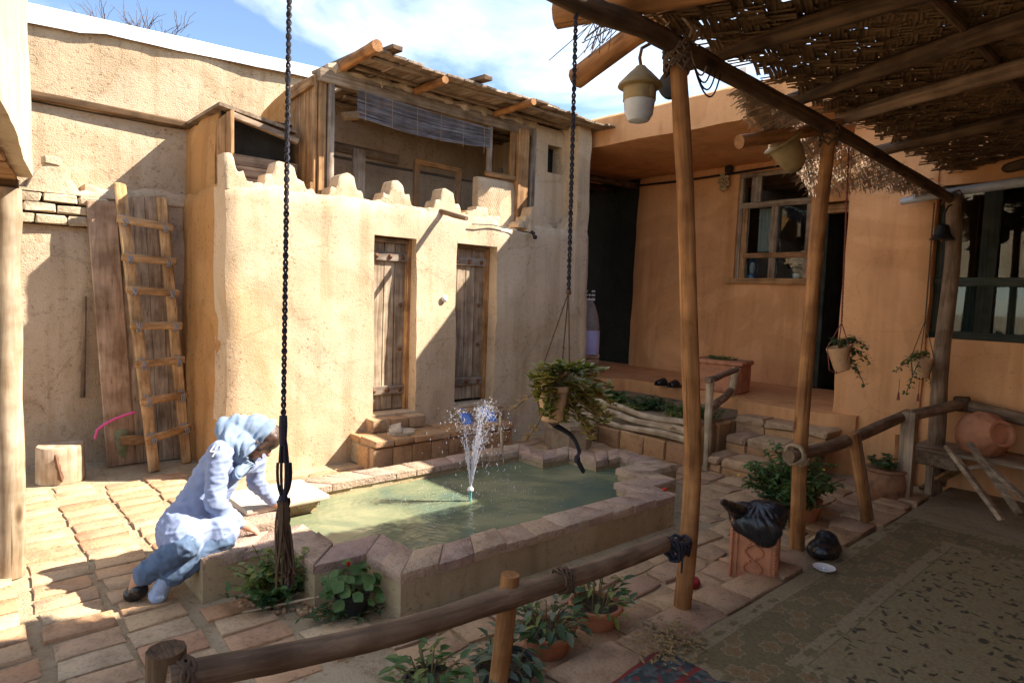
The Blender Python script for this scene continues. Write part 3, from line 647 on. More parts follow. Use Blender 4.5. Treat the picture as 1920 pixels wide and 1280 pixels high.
# chicken wire across the opening
wm = MB(); cw, chh = .034, .030
zt = 2.80
nxw = int(2.2 / cw); nzw = int((zt - 2.3) / chh)
def wpt(i, j): x = 2.72 + i * cw + (cw / 2 if j % 2 else 0); z = 2.3 + j * chh; return Vector((x, YL - .02 + .03 * fbm((x, 0, z), 3, 2), z - .06 * abs(fbm((x, 0, 0), 1.4, 3)) * j / nzw))
def thin(mb, p, q, r):
    d = (q - p).normalized(); a = d.cross(Vector((0, 1, 0))).normalized() * r; c = Vector((0, r, 0))
    mb.add([p + a, p - a * .5 + c, p - a * .5 - c, q + a, q - a * .5 + c, q - a * .5 - c], [(0, 1, 4, 3), (1, 2, 5, 4), (2, 0, 3, 5)])
for j in range(nzw):
    for i in range(nxw):
        p = wpt(i, j); thin(wm, p, wpt(i, j + 1), .0007); thin(wm, p, wpt(i - 1 if j % 2 == 0 else i + 1, j + 1), .0007)
wm.build('wire_netting', plain('galvanised_wire', (.20, .19, .17), .5, .4), lf, smooth=False)

# reed blind hanging skewed below the head beam
bl = empty('reed_blind', (3.6, YL - .08, 3.2), 'faded blue grey reed blind hanging skewed under the loft beam', 'blind')
mbl = woodmat('faded_reed', (.25, .245, .265), (.15, .145, .165), axis=0, rnd=.45)
for k in range(17):
    t = k / 16; a = Vector((2.88 + .012 * fbm((k, 0, 0), 1.1), YL - .09, 3.355 - .24 * t)); b_ = Vector((4.44 + .02 * fbm((k, 1, 0), 1.3), YL - .09, 3.31 - .19 * t))
    sag = lambda s: .03 * math.sin(s * math.pi) * (.4 + t)
    mb = MB(); mb.tube([a.lerp(b_, s / 10) + Vector((0, .004 * math.sin(s * 1.3 + k), -sag(s / 10) + .005 * fbm((s * .6, k * 3.1, 0), 1.7))) for s in range(11)], .0062, 6); mb.build('slat', mbl, bl)
for k in range(6):
    t = .05 + .18 * k; a = Vector((2.88 + 1.56 * t, YL - .10, 3.36 - .05 * t)); mb = MB(); mb.tube([a, a + Vector((0, -.004, -.27))], .003, 4); mb.build('cord', MAT['rope_tan'], bl)
mb = MB(); mb.tube(line((2.76, YL - .05, 3.10), (2.9, YL - .06, 3.14), 5, .01), .04, 8, wob=.3); mb.build('rolled_end', MAT['straw'], bl)

# ------------------------------------------------------------------ back-left walls
bw = empty('old_back_wall', (1.0, 6.4, 0), 'crumbling lower mud wall with exposed brick courses behind the ladder', 'wall')
cr = lambda u: 2.22 + (.14 if .95 < u < 1.6 else 0) + .04 * fbm((u, 0, 0), 4, 3)
adobe('wall', MAT['mud_back'], bw, (-1.2, 6.40, 0), (1, 0, 0), 3.0, -.05, 1.98, .35, step=.09, amp=.03, seed=45, batter=.03)
for r, (z0, zt) in enumerate(((1.985, 2.065), (2.07, 2.15), (2.155, 2.235))):
    xx = -.3 + .13 * r
    while xx < (1.0 if r < 2 else .95):
        wd = rng.uniform(.20, .25); mb = MB(); mb.box((xx + wd / 2, 6.46, (z0 + zt) / 2), (wd - .012, .22, zt - z0 - .008), ch=.012, jit=.008); mb.build('brick', MAT['adobe_brick'], bw); xx += wd
adobe('ruined_top', MAT['mud_back'], bw, (-.3, 6.42, 0), (1, 0, 0), 2.05, 2.24, 2.34, .25, step=.05, amp=.03, seed=47, edge_amp=.03, top=lambda u: 2.28 + (.22 * max(0, 1 - abs(u - 1.02) / .16) ** .6) + (.04 if u > 1.3 else 0) + .03 * fbm((u, 0, 0), 6, 2), zfix=2.26)
adobe('wall', MAT['mud_back'], bw, (.95, 6.43, 0), (1, 0, 0), .80, 1.98, 2.36, .3, step=.06, amp=.03, seed=48, edge_amp=.05)
mb = MB(); mb.box((.72, 6.5, 2.50), (.12, .16, .07), Matrix.Rotation(.1, 3, 'Y'), ch=.015, jit=.01); mb.build('brick', MAT['adobe_brick'], bw)
hw = empty('tall_back_wall', (2.0, 6.75, 0), 'tall sunlit rough mud wall capped with pale metal foil', 'wall')
topw = lambda u: 3.64 + .05 * u + .006 * fbm((u, 0, 0), 2, 1)
adobe('wall', MAT['mud_back'], hw, (-1.5, 6.72, 0), (1, 0, 0), 8.5, 1.5, 3.0, .35, step=.13, amp=.03, seed=50)
adobe('wall', MAT['mud_back'], hw, (-1.5, 6.76, 0), (1, 0, 0), 8.5, 3.03, 3.68, .35, step=.1, amp=.035, seed=51, top=topw, zfix=3.1)
beam((-1.5, 6.70, 3.075), (2.2, 6.70, 3.035), .09, .055, MAT['smokex'], hw, 'tie_beam')
cp = MB(); nn = 46
for i in range(nn):
    u = i / (nn - 1) * 8.5; z = topw(u) + .0; x = -1.5 + u; j = .02 * fbm((x, 0, 0), 5, 8); lip = .085 + .014 * fbm((x, 0, 0), 3, 9) + (.035 if x < 1.1 else 0)
    cp.v += [Vector((x, 6.715 + j * .5, z - lip)), Vector((x, 6.712 + j * .5, z + .015)), Vector((x, 6.75, z + .05)), Vector((x, 7.15, z + .08)), Vector((x, 7.15, z - .05))]
for i in range(nn - 1):
    for k in range(4): a = i * 5 + k; cp.f.append((a, a + 5, a + 6, a + 1))
cp.build('metal_coping', MAT['lead'], hw, smooth=False)
# ------------------------------------------------------------------ eave of the neighbouring house at the far left, on a log post
P0 = Vector((.38, 4.16, 0)); P1 = Vector((.02, 1.45, 0)); dU = (P1 - P0).normalized()
le = empty('left_porch', (.2, 3.5, 0), 'sunlit mud porch eave carried on a bleached log post at far left', 'porch')
adobe('eave_wall', MAT['mud_pale'], le, (P1.x, P1.y, 0), -dU, (P1 - P0).length, 2.06, 3.6, 1.2, step=.09, amp=.012, seed=60, rnd=.012)
mb = MB()
k = 0
while k < 12:
    a = P0.lerp(P1, (k + .5) / 12); mb = MB(); mb.bar((a.x - .06, a.y, 2.045), (a.x - 1.25, a.y + .15, 2.045), .2, .02, jit=.003); mb.build('soffit_board', MAT['plankx'], le); k += 1
mb = MB(); mb.bar((.32, 4.14, 2.0), (-.9, 4.3, 2.0), .1, .09); mb.build('end_beam', MAT['smokex'], le)
mb = MB(); b0 = at_z(22, 1080, 0); mb.tube(line((b0.x, b0.y, 0), (.27, 4.14, 1.99), 14, .012, 3), [.062 - .002 * i / 14 for i in range(14)], 16, wob=.06); mb.build('post', MAT['polepale'], le)

# ------------------------------------------------------------------ right house: wall, window, roof slab, terrace
XH = 7.88
hs = empty('courtyard_house', (7.9, 3.0, 0), 'ochre mud house with flat overhanging roof and wooden windows at right', 'house')
WY0, WY1, WZ0, WZ1 = 4.40, 3.44, 1.87, 3.24
DY0, DY1 = 3.36, 2.45
adobe('wall', MAT['mud_house'], hs, (XH, 6.05, 0), (0, -1, 0), 4.3, .5, 3.36, .25, [(6.05 - WY0, 6.05 - WY1, WZ0, WZ1), (6.05 - DY0, 6.05 - DY1, .5, 2.78)], step=.09, amp=.016, seed=70, batter=.05)
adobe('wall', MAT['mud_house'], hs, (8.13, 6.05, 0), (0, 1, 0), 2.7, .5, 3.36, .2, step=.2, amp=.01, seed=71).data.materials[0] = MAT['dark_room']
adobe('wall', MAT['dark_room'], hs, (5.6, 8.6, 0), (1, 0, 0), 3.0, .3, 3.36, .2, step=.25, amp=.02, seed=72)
adobe('pier', MAT['mud_house'], hs, (6.40, 2.46, 0), (0, -1, 0), .72, .0, 3.30, 1.40, step=.07, amp=.014, seed=73, batter=.07, rnd=.05)
GY0, GY1, GZ0, GZ1 = 1.74, -.9, 1.31, 2.62
adobe('wall', MAT['mud_house'], hs, (6.47, 1.80, 0), (0, -1, 0), 3.3, 0, 3.30, .25, [(.06, 2.7, GZ0, GZ1)], step=.1, amp=.014, seed=74, batter=.04)
roof = MB(); nY = 40
prof = [(5.95, 3.36), (5.94, 3.52), (5.955, 3.68), (6.02, 3.72), (9.8, 3.74), (9.8, 3.40), (6.6, 3.34)]
for i in range(nY + 1):
    y = -1.6 + i * (10.3 / nY)
    if i == nY: y = 8.75
    for k, (x, z) in enumerate(prof):
        p = Vector((x, y, z)); 
        if k < 4: p.x += .018 * fbm(p, 2.2, 5) + .01 * fbm(p, 7, 6); p.z += .02 * fbm(p, 2.5, 7) + .01 * fbm(p, 8, 8)
        if y > 5.16 and k < 4: p.x = max(p.x, 5.93)
        roof.v.append(p)
m7 = len(prof)
for i in range(nY):
    for k in range(m7): roof.f.append((i * m7 + k, i * m7 + (k + 1) % m7, (i + 1) * m7 + (k + 1) % m7, (i + 1) * m7 + k))
roof.f.append(tuple(range(m7))); roof.f.append(tuple(nY * m7 + k for k in reversed(range(m7))))
roof.build('roof_slab', MAT['mud_house'], hs)
mb = MB(); mb.tube([(6.3, 3.55, 3.7), (6.3, 3.55, 3.98)], .05, 10); mb.build('vent_pipe', MAT['lead'], hs)
mb = MB(); mb.tube([(XH - .07, 6.0, 3.24), (XH - .06, 5.2, 3.23), (XH - .06, 4.5, 3.245), (XH - .06, 3.2, 3.28)], .016, 6); mb.box((XH - .06, 4.53, 3.36 - .05), (.06, .1, .08), ch=.01); mb.build('conduit_pipe', MAT['black_iron'], hs)
for k in range(3):
    mb = MB(); mb.tube(line((5.85, 6.12 + .5 * k, 3.22), (8.0, 6.10 + .5 * k, 3.25), 6, .01), .05, 9, wob=.1); mb.build('ceiling_pole', MAT['beam'], hs)
mb = MB(); mb.bar((6.4, 8.45, .55), (6.4, 8.45, 2.5), .1, .1, up=(1, 0, 0)); mb.bar((7.3, 8.45, .55), (7.3, 8.45, 2.5), .1, .1, up=(1, 0, 0)); mb.bar((6.3, 8.45, 2.55), (7.4, 8.45, 2.55), .1, .1); mb.build('inner_door_frame', MAT['smokez'], hs)
# room behind
mb = MB()
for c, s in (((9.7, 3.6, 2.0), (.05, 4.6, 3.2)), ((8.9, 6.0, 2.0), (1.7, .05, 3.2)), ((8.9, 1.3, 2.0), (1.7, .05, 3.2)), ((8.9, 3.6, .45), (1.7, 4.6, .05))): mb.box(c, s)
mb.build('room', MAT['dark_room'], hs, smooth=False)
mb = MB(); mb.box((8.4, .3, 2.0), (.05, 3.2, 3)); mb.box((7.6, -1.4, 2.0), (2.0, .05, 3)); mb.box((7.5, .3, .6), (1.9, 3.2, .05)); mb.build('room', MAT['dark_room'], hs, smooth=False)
# the wooden window
def wbar(parent, x, y0, z0, y1, z1, wd, mat, name='frame_bar', th=.06):
    mb = MB(); mb.bar((x, y0, z0), (x, y1, z1), th if abs(y1 - y0) > abs(z1 - z0) else wd, wd if abs(y1 - y0) > abs(z1 - z0) else th, up=(0, 0, 1) if abs(y1 - y0) > abs(z1 - z0) else (1, 0, 0), ch=.004, jit=.002)
    return mb.build(name, mat, parent)
wx = XH + .04
mb = MB(); mb.box((XH + .02, (WY0 + WY1) / 2, WZ0 - .03), (.22, WY0 - WY1 + .14, .075), ch=.012, jit=.004); mb.build('window_sill', MAT['planky'], hs)
mb = MB(); mb.bar((wx, WY0 - .02, WZ0), (wx, WY0 - .02, WZ1), .07, .05, up=(1, 0, 0)); win = mb.build('window', MAT['oldz'], hs)
wbar(win, wx, WY1 + .03, WZ0, WY1 + .03, WZ1, .06, MAT['oldz']); wbar(win, wx, WY0, WZ1 - .03, WY1, WZ1 - .03, .06, MAT['oldy'])
wbar(win, wx - .005, WY0, 2.82, WY1, 2.82, .075, MAT['oldy']); wbar(win, wx - .005, WY0 - .1, 2.17, WY1, 2.17, .065, MAT['planky'])
wbar(win, wx - .002, 3.90, WZ0, 3.90, 2.82, .085, MAT['oldz']); wbar(win, wx - .002, WY0 - .1, WZ0, WY0 - .1, 2.82, .07, MAT['plankz']); wbar(win, wx + .02, WY0 - .22, 2.84, WY0 - .22, WZ1, .13, MAT['greyz'])
for (a, b_, c, d) in ((WY0 - .14, 3.95, WZ0 + .02, 2.14), (3.85, WY1 + .06, WZ0 + .02, 2.14), (WY0 - .14, 3.95, 2.2, 2.79), (3.85, WY1 + .06, 2.2, 2.79), (WY0 - .06, WY1 + .06, 2.86, WZ1 - .06)):
    mb = MB(); mb.box((wx + .012, (a + b_) / 2, (c + d) / 2), (.006, a - b_, d - c)); mb.build('pane', MAT['glass'], win, smooth=False)
mb = MB(); mb.tube([(wx + .16, WY0 - .2 - .04 * k, 2.8) for k in range(2)] , .004, 4)
cu = MB()
for k in range(13):
    y = WY0 - .16 - .022 * k; 
    cu.v += [Vector((8.16 + .018 * (k % 2), y, 2.24)), Vector((8.16 + .018 * (k % 2), y, 2.8))]
for k in range(12): cu.f.append((2 * k, 2 * k + 1, 2 * k + 3, 2 * k + 2))
cu.build('curtain', plain('pale_curtain', (.42, .42, .38), .9), hs)
# door ajar in its opening
mb = MB(); mb.box((XH + .30, 3.27, 1.66), (.5, .05, 2.2), ch=.004); dr = mb.build('door', MAT['darkz'], hs)
mb = MB(); mb.box((XH + .05, (DY0 + DY1) / 2, 2.70), (.1, DY0 - DY1, .1), ch=.004); mb.build('door_lintel', MAT['planky'], hs)
mb = MB(); mb.box((XH + .05, DY0 - .03, 1.6), (.1, .06, 2.1), ch=.004); mb.build('door_jamb', MAT['greyz'], hs)
# big dark framed window at the far right
gx = 6.55
mb = MB(); mb.bar((gx, GY0 - .04, GZ0), (gx, GY0 - .04, GZ1), .07, .06, up=(1, 0, 0)); gw = mb.build('window', MAT['darkz'], hs)
for zz, t in ((GZ0 + .03, .07), (1.80, .075), (GZ1 - .03, .06)): wbar(gw, gx - .006, GY0, zz, GY1, zz, t, MAT['darky'])
for yy_, t in ((1.36, .12), (.93, .06), (.5, .12), (.1, .06), (-.3, .12)): wbar(gw, gx - .002, yy_, GZ0, yy_, GZ1, t, MAT['darkz'])
ys = [1.66, 1.30, .96, .56, .13, -.24]
mb = MB(); mb.box((gx + .02, .4, (GZ0 + GZ1) / 2), (.005, 2.5, GZ1 - GZ0 - .06)); mb.build('pane', MAT['glass'], gw, smooth=False)
cu = MB()
for k in range(150):
    y = 1.68 - .0165 * k; cu.v += [Vector((gx + .07 + .012 * (k % 2), y, GZ0 + .04)), Vector((gx + .07 + .012 * (k % 2), y, 1.78))]
for k in range(149): cu.f.append((2 * k, 2 * k + 1, 2 * k + 3, 2 * k + 2))
cu.build('pleated_curtain', plain('sage_curtain', (.065, .075, .055), .9, var=.15), hs)
mb = MB(); mb.tube([at_x(1690, 378, 6.22), at_x(1800, 358, 6.2), at_x(1960, 335, 6.2)], [.03, .036, .04], 12); mb.build('gutter_pipe', plain('dull_zinc', (.36, .36, .36), .5, var=.3), hs)

# terrace, planter bed, steps
tr = MB()
poly = [(6.15, 2.45), (6.15, 3.30), (6.42, 3.36), (6.45, 5.0), (5.9, 5.22), (5.9, 8.7), (8.0, 8.7), (8.0, 2.2), (6.3, 2.2)]
def prism(mb, poly, z0, z1, step=.12, amp=.015, seed=0):
    pts = []
    for i in range(len(poly)):
        a, b = Vector(poly[i]), Vector(poly[(i + 1) % len(poly)]); k = max(1, int((b - a).length / step)); pts += [a.lerp(b, q / k) for q in range(k)]
    m_ = len(pts); base = len(mb.v)
    rows = [(z0, 1), (z0 + (z1 - z0) * .5, 1), (z1 - .02, 1), (z1, .3)]
    for z, k in rows:
        for p in pts: q = Vector((p.x, p.y, z)); mb.v.append(q + Vector((fbm(q, 3, seed), fbm(q, 3, seed + 1), .3 * fbm(q, 4, seed + 2) if z > z0 else 0)) * amp * k)
    for r in range(3):
        for k in range(m_): mb.f.append((base + r * m_ + k, base + r * m_ + (k + 1) % m_, base + (r + 1) * m_ + (k + 1) % m_, base + (r + 1) * m_ + k))
    mb.f.append(tuple(base + 3 * m_ + k for k in range(m_))); return mb
poly = list(reversed(poly)) if sum((poly[i - 1][0] * poly[i][1] - poly[i][0] * poly[i - 1][1]) for i in range(len(poly))) < 0 else poly
to = prism(tr, poly, -.02, .55, amp=.02, seed=3).build('terrace', MAT['mud_house'], local=True, kind='structure', ang=50); OFF[to.name] = Vector((0, 0, 0))
def bedpoly(z): pass
bed = MB(); prism(bed, [(5.36, 3.26), (6.5, 3.26), (6.5, 5.2), (5.36, 5.2)], .0, .40, seed=5).build('planting_bed', MAT['platform'], local=True, kind='structure')
rw = empty('planter_wall', (5.3, 4.2, 0), 'low retaining wall of pale blocks topped with stacked logs before the terrace', 'retaining wall')
for k in range(4):
    mb = MB(); mb.box((5.5 + .27 * k, 3.25, .19), (.255, .06, .37), ch=.014, jit=.006); mb.build('block', MAT['stepbrick'], rw)
y = 3.28
while y < 5.15:
    wd = rng.uniform(.24, .30); mb = MB(); mb.box((5.30, y + wd / 2, .09), (.13, wd - .012, .205), ch=.014, jit=.006); mb.build('block', MAT['stepbrick'], rw); y += wd
for z, x_, r, y0_, y1_ in ((.235, 5.27, .032, 3.2, 5.0), (.305, 5.30, .036, 3.22, 4.75), (.385, 5.33, .034, 3.24, 4.9), (.30, 5.36, .03, 4.1, 5.1)):
    mb = MB(); mb.tube(line((x_, y0_, z), (x_, y1_, z + .03), 12, .04, int(z * 100)), [r * (1 + .2 * fbm((0, i, z), .7)) for i in range(12)], 9, wob=.2); mb.build('log', MAT['polepale'], rw)
# stone steps
ss = empty('stone_steps', (5.6, 2.8, 0), 'worn stone and brick steps climbing to the terrace', 'steps')
for i, (x0, x1, z, y0_, y1_) in enumerate(((5.22, 5.62, .15, 2.3, 3.12), (5.56, 5.95, .30, 2.3, 3.10), (5.90, 6.24, .43, 2.3, 3.2))):
    y = y0_
    while y < y1_ - .05:
        wd = min(rng.uniform(.24, .36), y1_ - y)
        mb = MB(); mb.box(((x0 + x1) / 2, y + wd / 2, z - .035), (x1 - x0, wd - .01, .07), ch=.018, jit=.012); mb.build('tread', MAT['flag'], ss)
        mb = MB(); mb.box((x0 + .09, y + wd / 2, (z - .07) / 2 + (0 if i == 0 else .06)), (.14, wd - .012, z - .075 - (0 if i == 0 else .11)), ch=.012, jit=.008); mb.build('riser', MAT['stepbrick'], ss); y += wd
# short pale handrail by the steps
hr = empty('pole_handrail', (5.25, 3.1, 0), 'short pale pole handrail at the top of the stone steps', 'handrail')
b0 = at_x(1325, 872, 5.24); t0 = at_x(1332, 712, 5.24); b1 = at_z(1370, 741, .55); t1 = at_x(1381, 692, b1.x)
mb = MB(); mb.tube(line((b0.x, b0.y, 0), t0, 8, .01), .036, 10, wob=.15); mb.build('post', MAT['polepale'], hr)
mb = MB(); mb.tube(line(b1, t1 + Vector((0, 0, .02)), 5, .01), .042, 10, wob=.15); mb.build('post', MAT['polepale'], hr)
mb = MB(); mb.tube(line(t0 - (t1 - t0) * .1, t1, 8, .02), .03, 9, wob=.15); mb.build('rail', MAT['polegrey'], hr)
q0 = b0.lerp(t0, .72); q0.z = .55
mb = MB(); mb.tube(line(q0, (b1.x, b1.y, .60), 6, .02, 4), .038, 9, wob=.15); mb.build('rail', MAT['polegrey'], hr)

# ------------------------------------------------------------------ pergola: posts, beam, rafters
YB = 1.66
pg = empty('reed_pergola', (3.6, YB, 0), 'rustic pole pergola shading the porch under a woven reed roof', 'pergola')
def ptube(pts, r, mat, name, parent, seg=14, wob=.07, sub=3):
    P = [Vector(p) for p in pts]; Q = []
    for i in range(len(P) - 1):
        a = P[max(i - 1, 0)]; b = P[i]; c = P[i + 1]; d = P[min(i + 2, len(P) - 1)]
        for k in range(sub):
            t = k / sub; Q.append(.5 * ((2 * b) + (c - a) * t + (2 * a - 5 * b + 4 * c - d) * t * t + (3 * b - a - 3 * c + d) * t ** 3))
    Q.append(P[-1]); n = len(Q)
    rr = [r[0] + (r[1] - r[0]) * i / (n - 1) for i in range(n)] if isinstance(r, tuple) else [r] * n
    rr = [x * (1 + .06 * fbm(Q[i], 5, 3)) for i, x in enumerate(rr)]
    mb = MB(); mb.tube(Q, rr, seg, wob=wob); return mb.build(name, mat, parent)
p1 = [at_y(a, b, YB) for a, b in ((1270, 85), (1276, 200), (1284, 340), (1289, 500), (1294, 680), (1299, 850), (1292, 1000), (1276, 1168))]
ptube(p1, (.037, .043), MAT['pole'], 'post', pg)
p2 = [at_y(a, b, YB) for a, b in ((1556, 240), (1547, 330), (1535, 430), (1522, 560), (1511, 700), (1500, 850), (1494, 1048))]
ptube(p2, (.036, .043), MAT['pole'], 'post', pg)
p3 = [at_x(a, b, 6.2) for a, b in ((1787, 372), (1788, 470), (1776, 580), (1764, 680), (1758, 790), (1752, 890))]
p3[-1].z = 0
ptube(p3, (.055, .065), MAT['polegrey'], 'post', pg)
bm_ = [(-.4, YB, 2.66), (.6, YB + .02, 2.66)] + [at_y(a, b, YB) for a, b in ((1075, 0), (1180, 42), (1270, 86), (1400, 158), (1560, 242), (1680, 312))] + [at_x(1790, 378, 6.25)]
ptube(bm_, (.046, .036), MAT['beam'], 'beam', pg, wob=.16)
ZR = 2.72
raf = [((1043, 28), (1400, -30)), ((1082, 128), (1470, -20)), ((1290, 118), (1760, -20)), ((1480, 190), (1930, 40)), ((1575, 222), (1930, 128)), ((1640, 285), (1930, 222)), ((1790, 345), (1960, 300))]
for i, (a, b_) in enumerate(raf):
    z = ZR - .02 * (i > 3); A = at_z(*a, z); B = at_z(*b_, z); d = (B - A).normalized(); E_ = A + d * max(2.6, (B - A).length)
    if i == 1: mid = A.lerp(E_, .25) + Vector((0, 0, .09)); pts = [A - Vector((0, 0, .05)), mid, A.lerp(E_, .6) + Vector((0, 0, .05)), E_]
    else: pts = [A, A.lerp(E_, .35) + Vector((.02, 0, .02)), A.lerp(E_, .7), E_]
    ptube(pts, (.056, .05) if i < 2 else (.042, .05), MAT['pole'] if i < 2 else MAT['beam'] if i != 4 else MAT['polegrey'], 'rafter', pg, seg=10)
ptube([at_y(1386, 266, 1.92), at_y(1450, 256, 1.84), at_y(1530, 242, 1.74), at_y(1572, 236, 1.66)], (.04, .045), MAT['pole'], 'rafter', pg, seg=10)
for k in range(3):
    ptube([(1.9, -.9 + .9 * k, 2.775), (4.0, -.95 + .9 * k, 2.775), (6.8, -.9 + .9 * k, 2.765)], .02, MAT['beam'], 'purlin', pg, seg=8)
def wrap(name, mat, parent, c, axis, r, turns, h, tr_=.006, seed=1):
    axis = Vector(axis).normalized(); u = axis.orthogonal().normalized(); v = axis.cross(u); pts = []
    n = int(turns * 14)
    for i in range(n):
        a = 2 * math.pi * i / 14; t = i / (n - 1) - .5; pts.append(Vector(c) + axis * (h * (t + .18 * math.sin(i * 2.1 + seed))) + (u * math.cos(a) + v * math.sin(a)) * (r + tr_ * .7 + .004 * math.sin(i * 1.3 + seed)))
    mb = MB(); mb.tube(pts, tr_, 5); return mb.build(name, mat, parent)
wrap('rope_binding', MAT['rope_brown'], pg, p1[0] + Vector((0, 0, -.03)), (0, 0, 1), .047, 9, .15, .008)
wrap('rope_binding', MAT['rope_tan'], pg, p1[0] + Vector((.02, 0, .05)), (1, .2, .3), .055, 4, .1, .007, 3)
wrap('rope_binding', MAT['rope_brown'], pg, p2[0] + Vector((0, 0, -.05)), (0, 0, 1), .043, 5, .1, .007, 5)
wrap('rope_binding', MAT['rope_brown'], pg, p3[0] + Vector((0, 0, .0)), (.3, 0, 1), .062, 4, .08, .008, 6)
wrap('wire_binding', MAT['black_iron'], pg, p2[-1] + Vector((0, 0, .17)), (0, 0, 1), .044, 1.2, .004, .004, 7)
# loose wires round the post head
for k in range(4):
    a = p1[0] + Vector((.03, -.03, .02)); c_ = a + Vector((.1 + .03 * k, -.02, -.14 - .05 * k)); e_ = a + Vector((.2 + .04 * k, .02, .0)); mb = MB(); mb.tube(bez(a, c_ + Vector((0, 0, -.1)), e_, 14), .004, 5); mb.build('loose_wire', MAT['black_iron'] if k else MAT['rope_tan'], pg)

# woven reed roof
rm = empty('woven_reed_mat', (4.2, .3, 2.77), 'brown woven reed matting laid over the pergola rafters', 'reed mat')
def strip(mb, c, d, ln, wd, z, sag=.006):
    d = Vector((d[0], d[1], 0)).normalized(); s = Vector((-d.y, d.x, 0)) * wd / 2; c = Vector((c[0], c[1], z)); h = d * ln / 2
    tz = rng.uniform(-.006, .006); up = Vector((0, 0, .003))
    a0 = c - h + Vector((0, 0, -tz)); a1 = c + h + Vector((0, 0, tz)); m0 = c + Vector((0, 0, sag))
    mb.add([a0 - s, a0 + up, a0 + s, m0 - s, m0 + up, m0 + s, a1 - s, a1 + up, a1 + s], [(0, 1, 4, 3), (1, 2, 5, 4), (3, 4, 7, 6), (4, 5, 8, 7)])
def weave(mb, x0, x1, y0, y1, z, miss, cell=.112, wd=.0215, ang=.35, zf=None, ns=6):
    ca, sa = math.cos(ang), math.sin(ang); ext = 4.5
    n = int(2 * ext / cell)
    for i in range(n):
        for j in range(n):
            u, v = -ext + i * cell, -ext + j * cell; par = (i + j) % 2
            for k in range(ns):
                o = (k - (ns - 1) / 2) * cell / ns
                lu, lv = (u, v + o) if par else (u + o, v)
                X = (x0 + x1) / 2 + lu * ca - lv * sa; Y = (y0 + y1) / 2 + lu * sa + lv * ca
                e = .06 * fbm((X * 2, Y * 2, 0), 2, 4)
                if not (x0 + e + .25 * fbm((Y, 0, 0), 1.5) < X < x1 and y0 < Y < y1 + e): continue
                if rng.random() < miss + (.12 if Y > y1 - .08 else 0) + (.05 if fbm((X, Y, 0), 2.2, 9) > .38 else 0): continue
                dx, dy = (ca, sa) if par else (-sa, ca); a = rng.uniform(-.06, .06)
                strip(mb, (X + rng.uniform(-.006, .006), Y), (dx - dy * a, dy + dx * a), cell * 1.95, wd * rng.uniform(.85, 1.1), (zf(X, Y) if zf else z) + rng.uniform(-.004, .004))
mb = MB(); zr = lambda x, y: 2.80 - .085 * min(1, max(0, (y - 1.2) / .45)); weave(mb, 1.85, 6.75, -2.4, 1.67, 2.80, .006, zf=zr); mb.build('reed_weave', MAT['straw'], rm, smooth=False, kind='stuff')
mb = MB(); weave(mb, 1.88, 6.75, -2.4, 1.64, 2.83, .015, cell=.15, wd=.029, ang=1.2, zf=lambda x, y: zr(x, y) + .025); mb.build('reed_weave', MAT['straw'], rm, smooth=False, kind='stuff')
fl = MB()
ft_ = [at_y(1385, 158, 1.72), at_y(1480, 205, 1.72), at_y(1560, 250, 1.72), at_y(1670, 310, 1.72), at_y(1770, 362, 1.72)]
fb_ = [at_y(1408, 205, 1.80), at_y(1445, 272, 1.92), at_y(1530, 372, 2.02), at_y(1650, 356, 1.90), at_y(1768, 372, 1.76)]
def poly_at(P, t): t = min(.9999, max(0, t)) * (len(P) - 1); i = int(t); return P[i].lerp(P[i + 1], t - i)
for k in range(3000):
    t = rng.random(); s = rng.random(); c = poly_at(ft_, t).lerp(poly_at(fb_, t), s) + Vector((0, rng.uniform(-.015, .015), rng.uniform(-.01, .01)))
    if rng.random() < .12 + .25 * (s > .85): continue
    uu = (poly_at(ft_, t + .02) - poly_at(ft_, t - .02)).normalized(); vv = (poly_at(fb_, t) - poly_at(ft_, t)).normalized()
    a = rng.choice([.75, 2.3]) + rng.uniform(-.22, .22); d = (uu * math.cos(a) + vv * math.sin(a)).normalized(); ln = rng.uniform(.035, .085); sd = d.cross(Vector((.2, -.7, -.3))).normalized() * rng.uniform(.003, .0065); q = Vector((0, -.004, .006))
    fl.add([c - d * ln - sd, c - d * ln + sd, c + sd + q, c - sd + q, c + d * ln - sd, c + d * ln + sd], [(0, 1, 2, 3), (3, 2, 5, 4)])
fl.build('reed_fringe', plain('sun_toned_reed', (.62, .47, .33), .75, var=.4, scale=18), rm, smooth=False, kind='stuff')  # reed colour lightened to stand in for direct sun on the fringe
tw = MB()
for k in range(26):
    a = at_y(1110 + rng.uniform(0, 60), 30 + rng.uniform(0, 20), 1.72); d = Vector((rng.uniform(-.2, .2), rng.uniform(0, .3), -rng.uniform(.03, .2))) * rng.uniform(.3, .8); tw.tube([a, a + d], .002, 4)
tw.build('loose_straw', MAT['straw'], rm, kind='stuff')

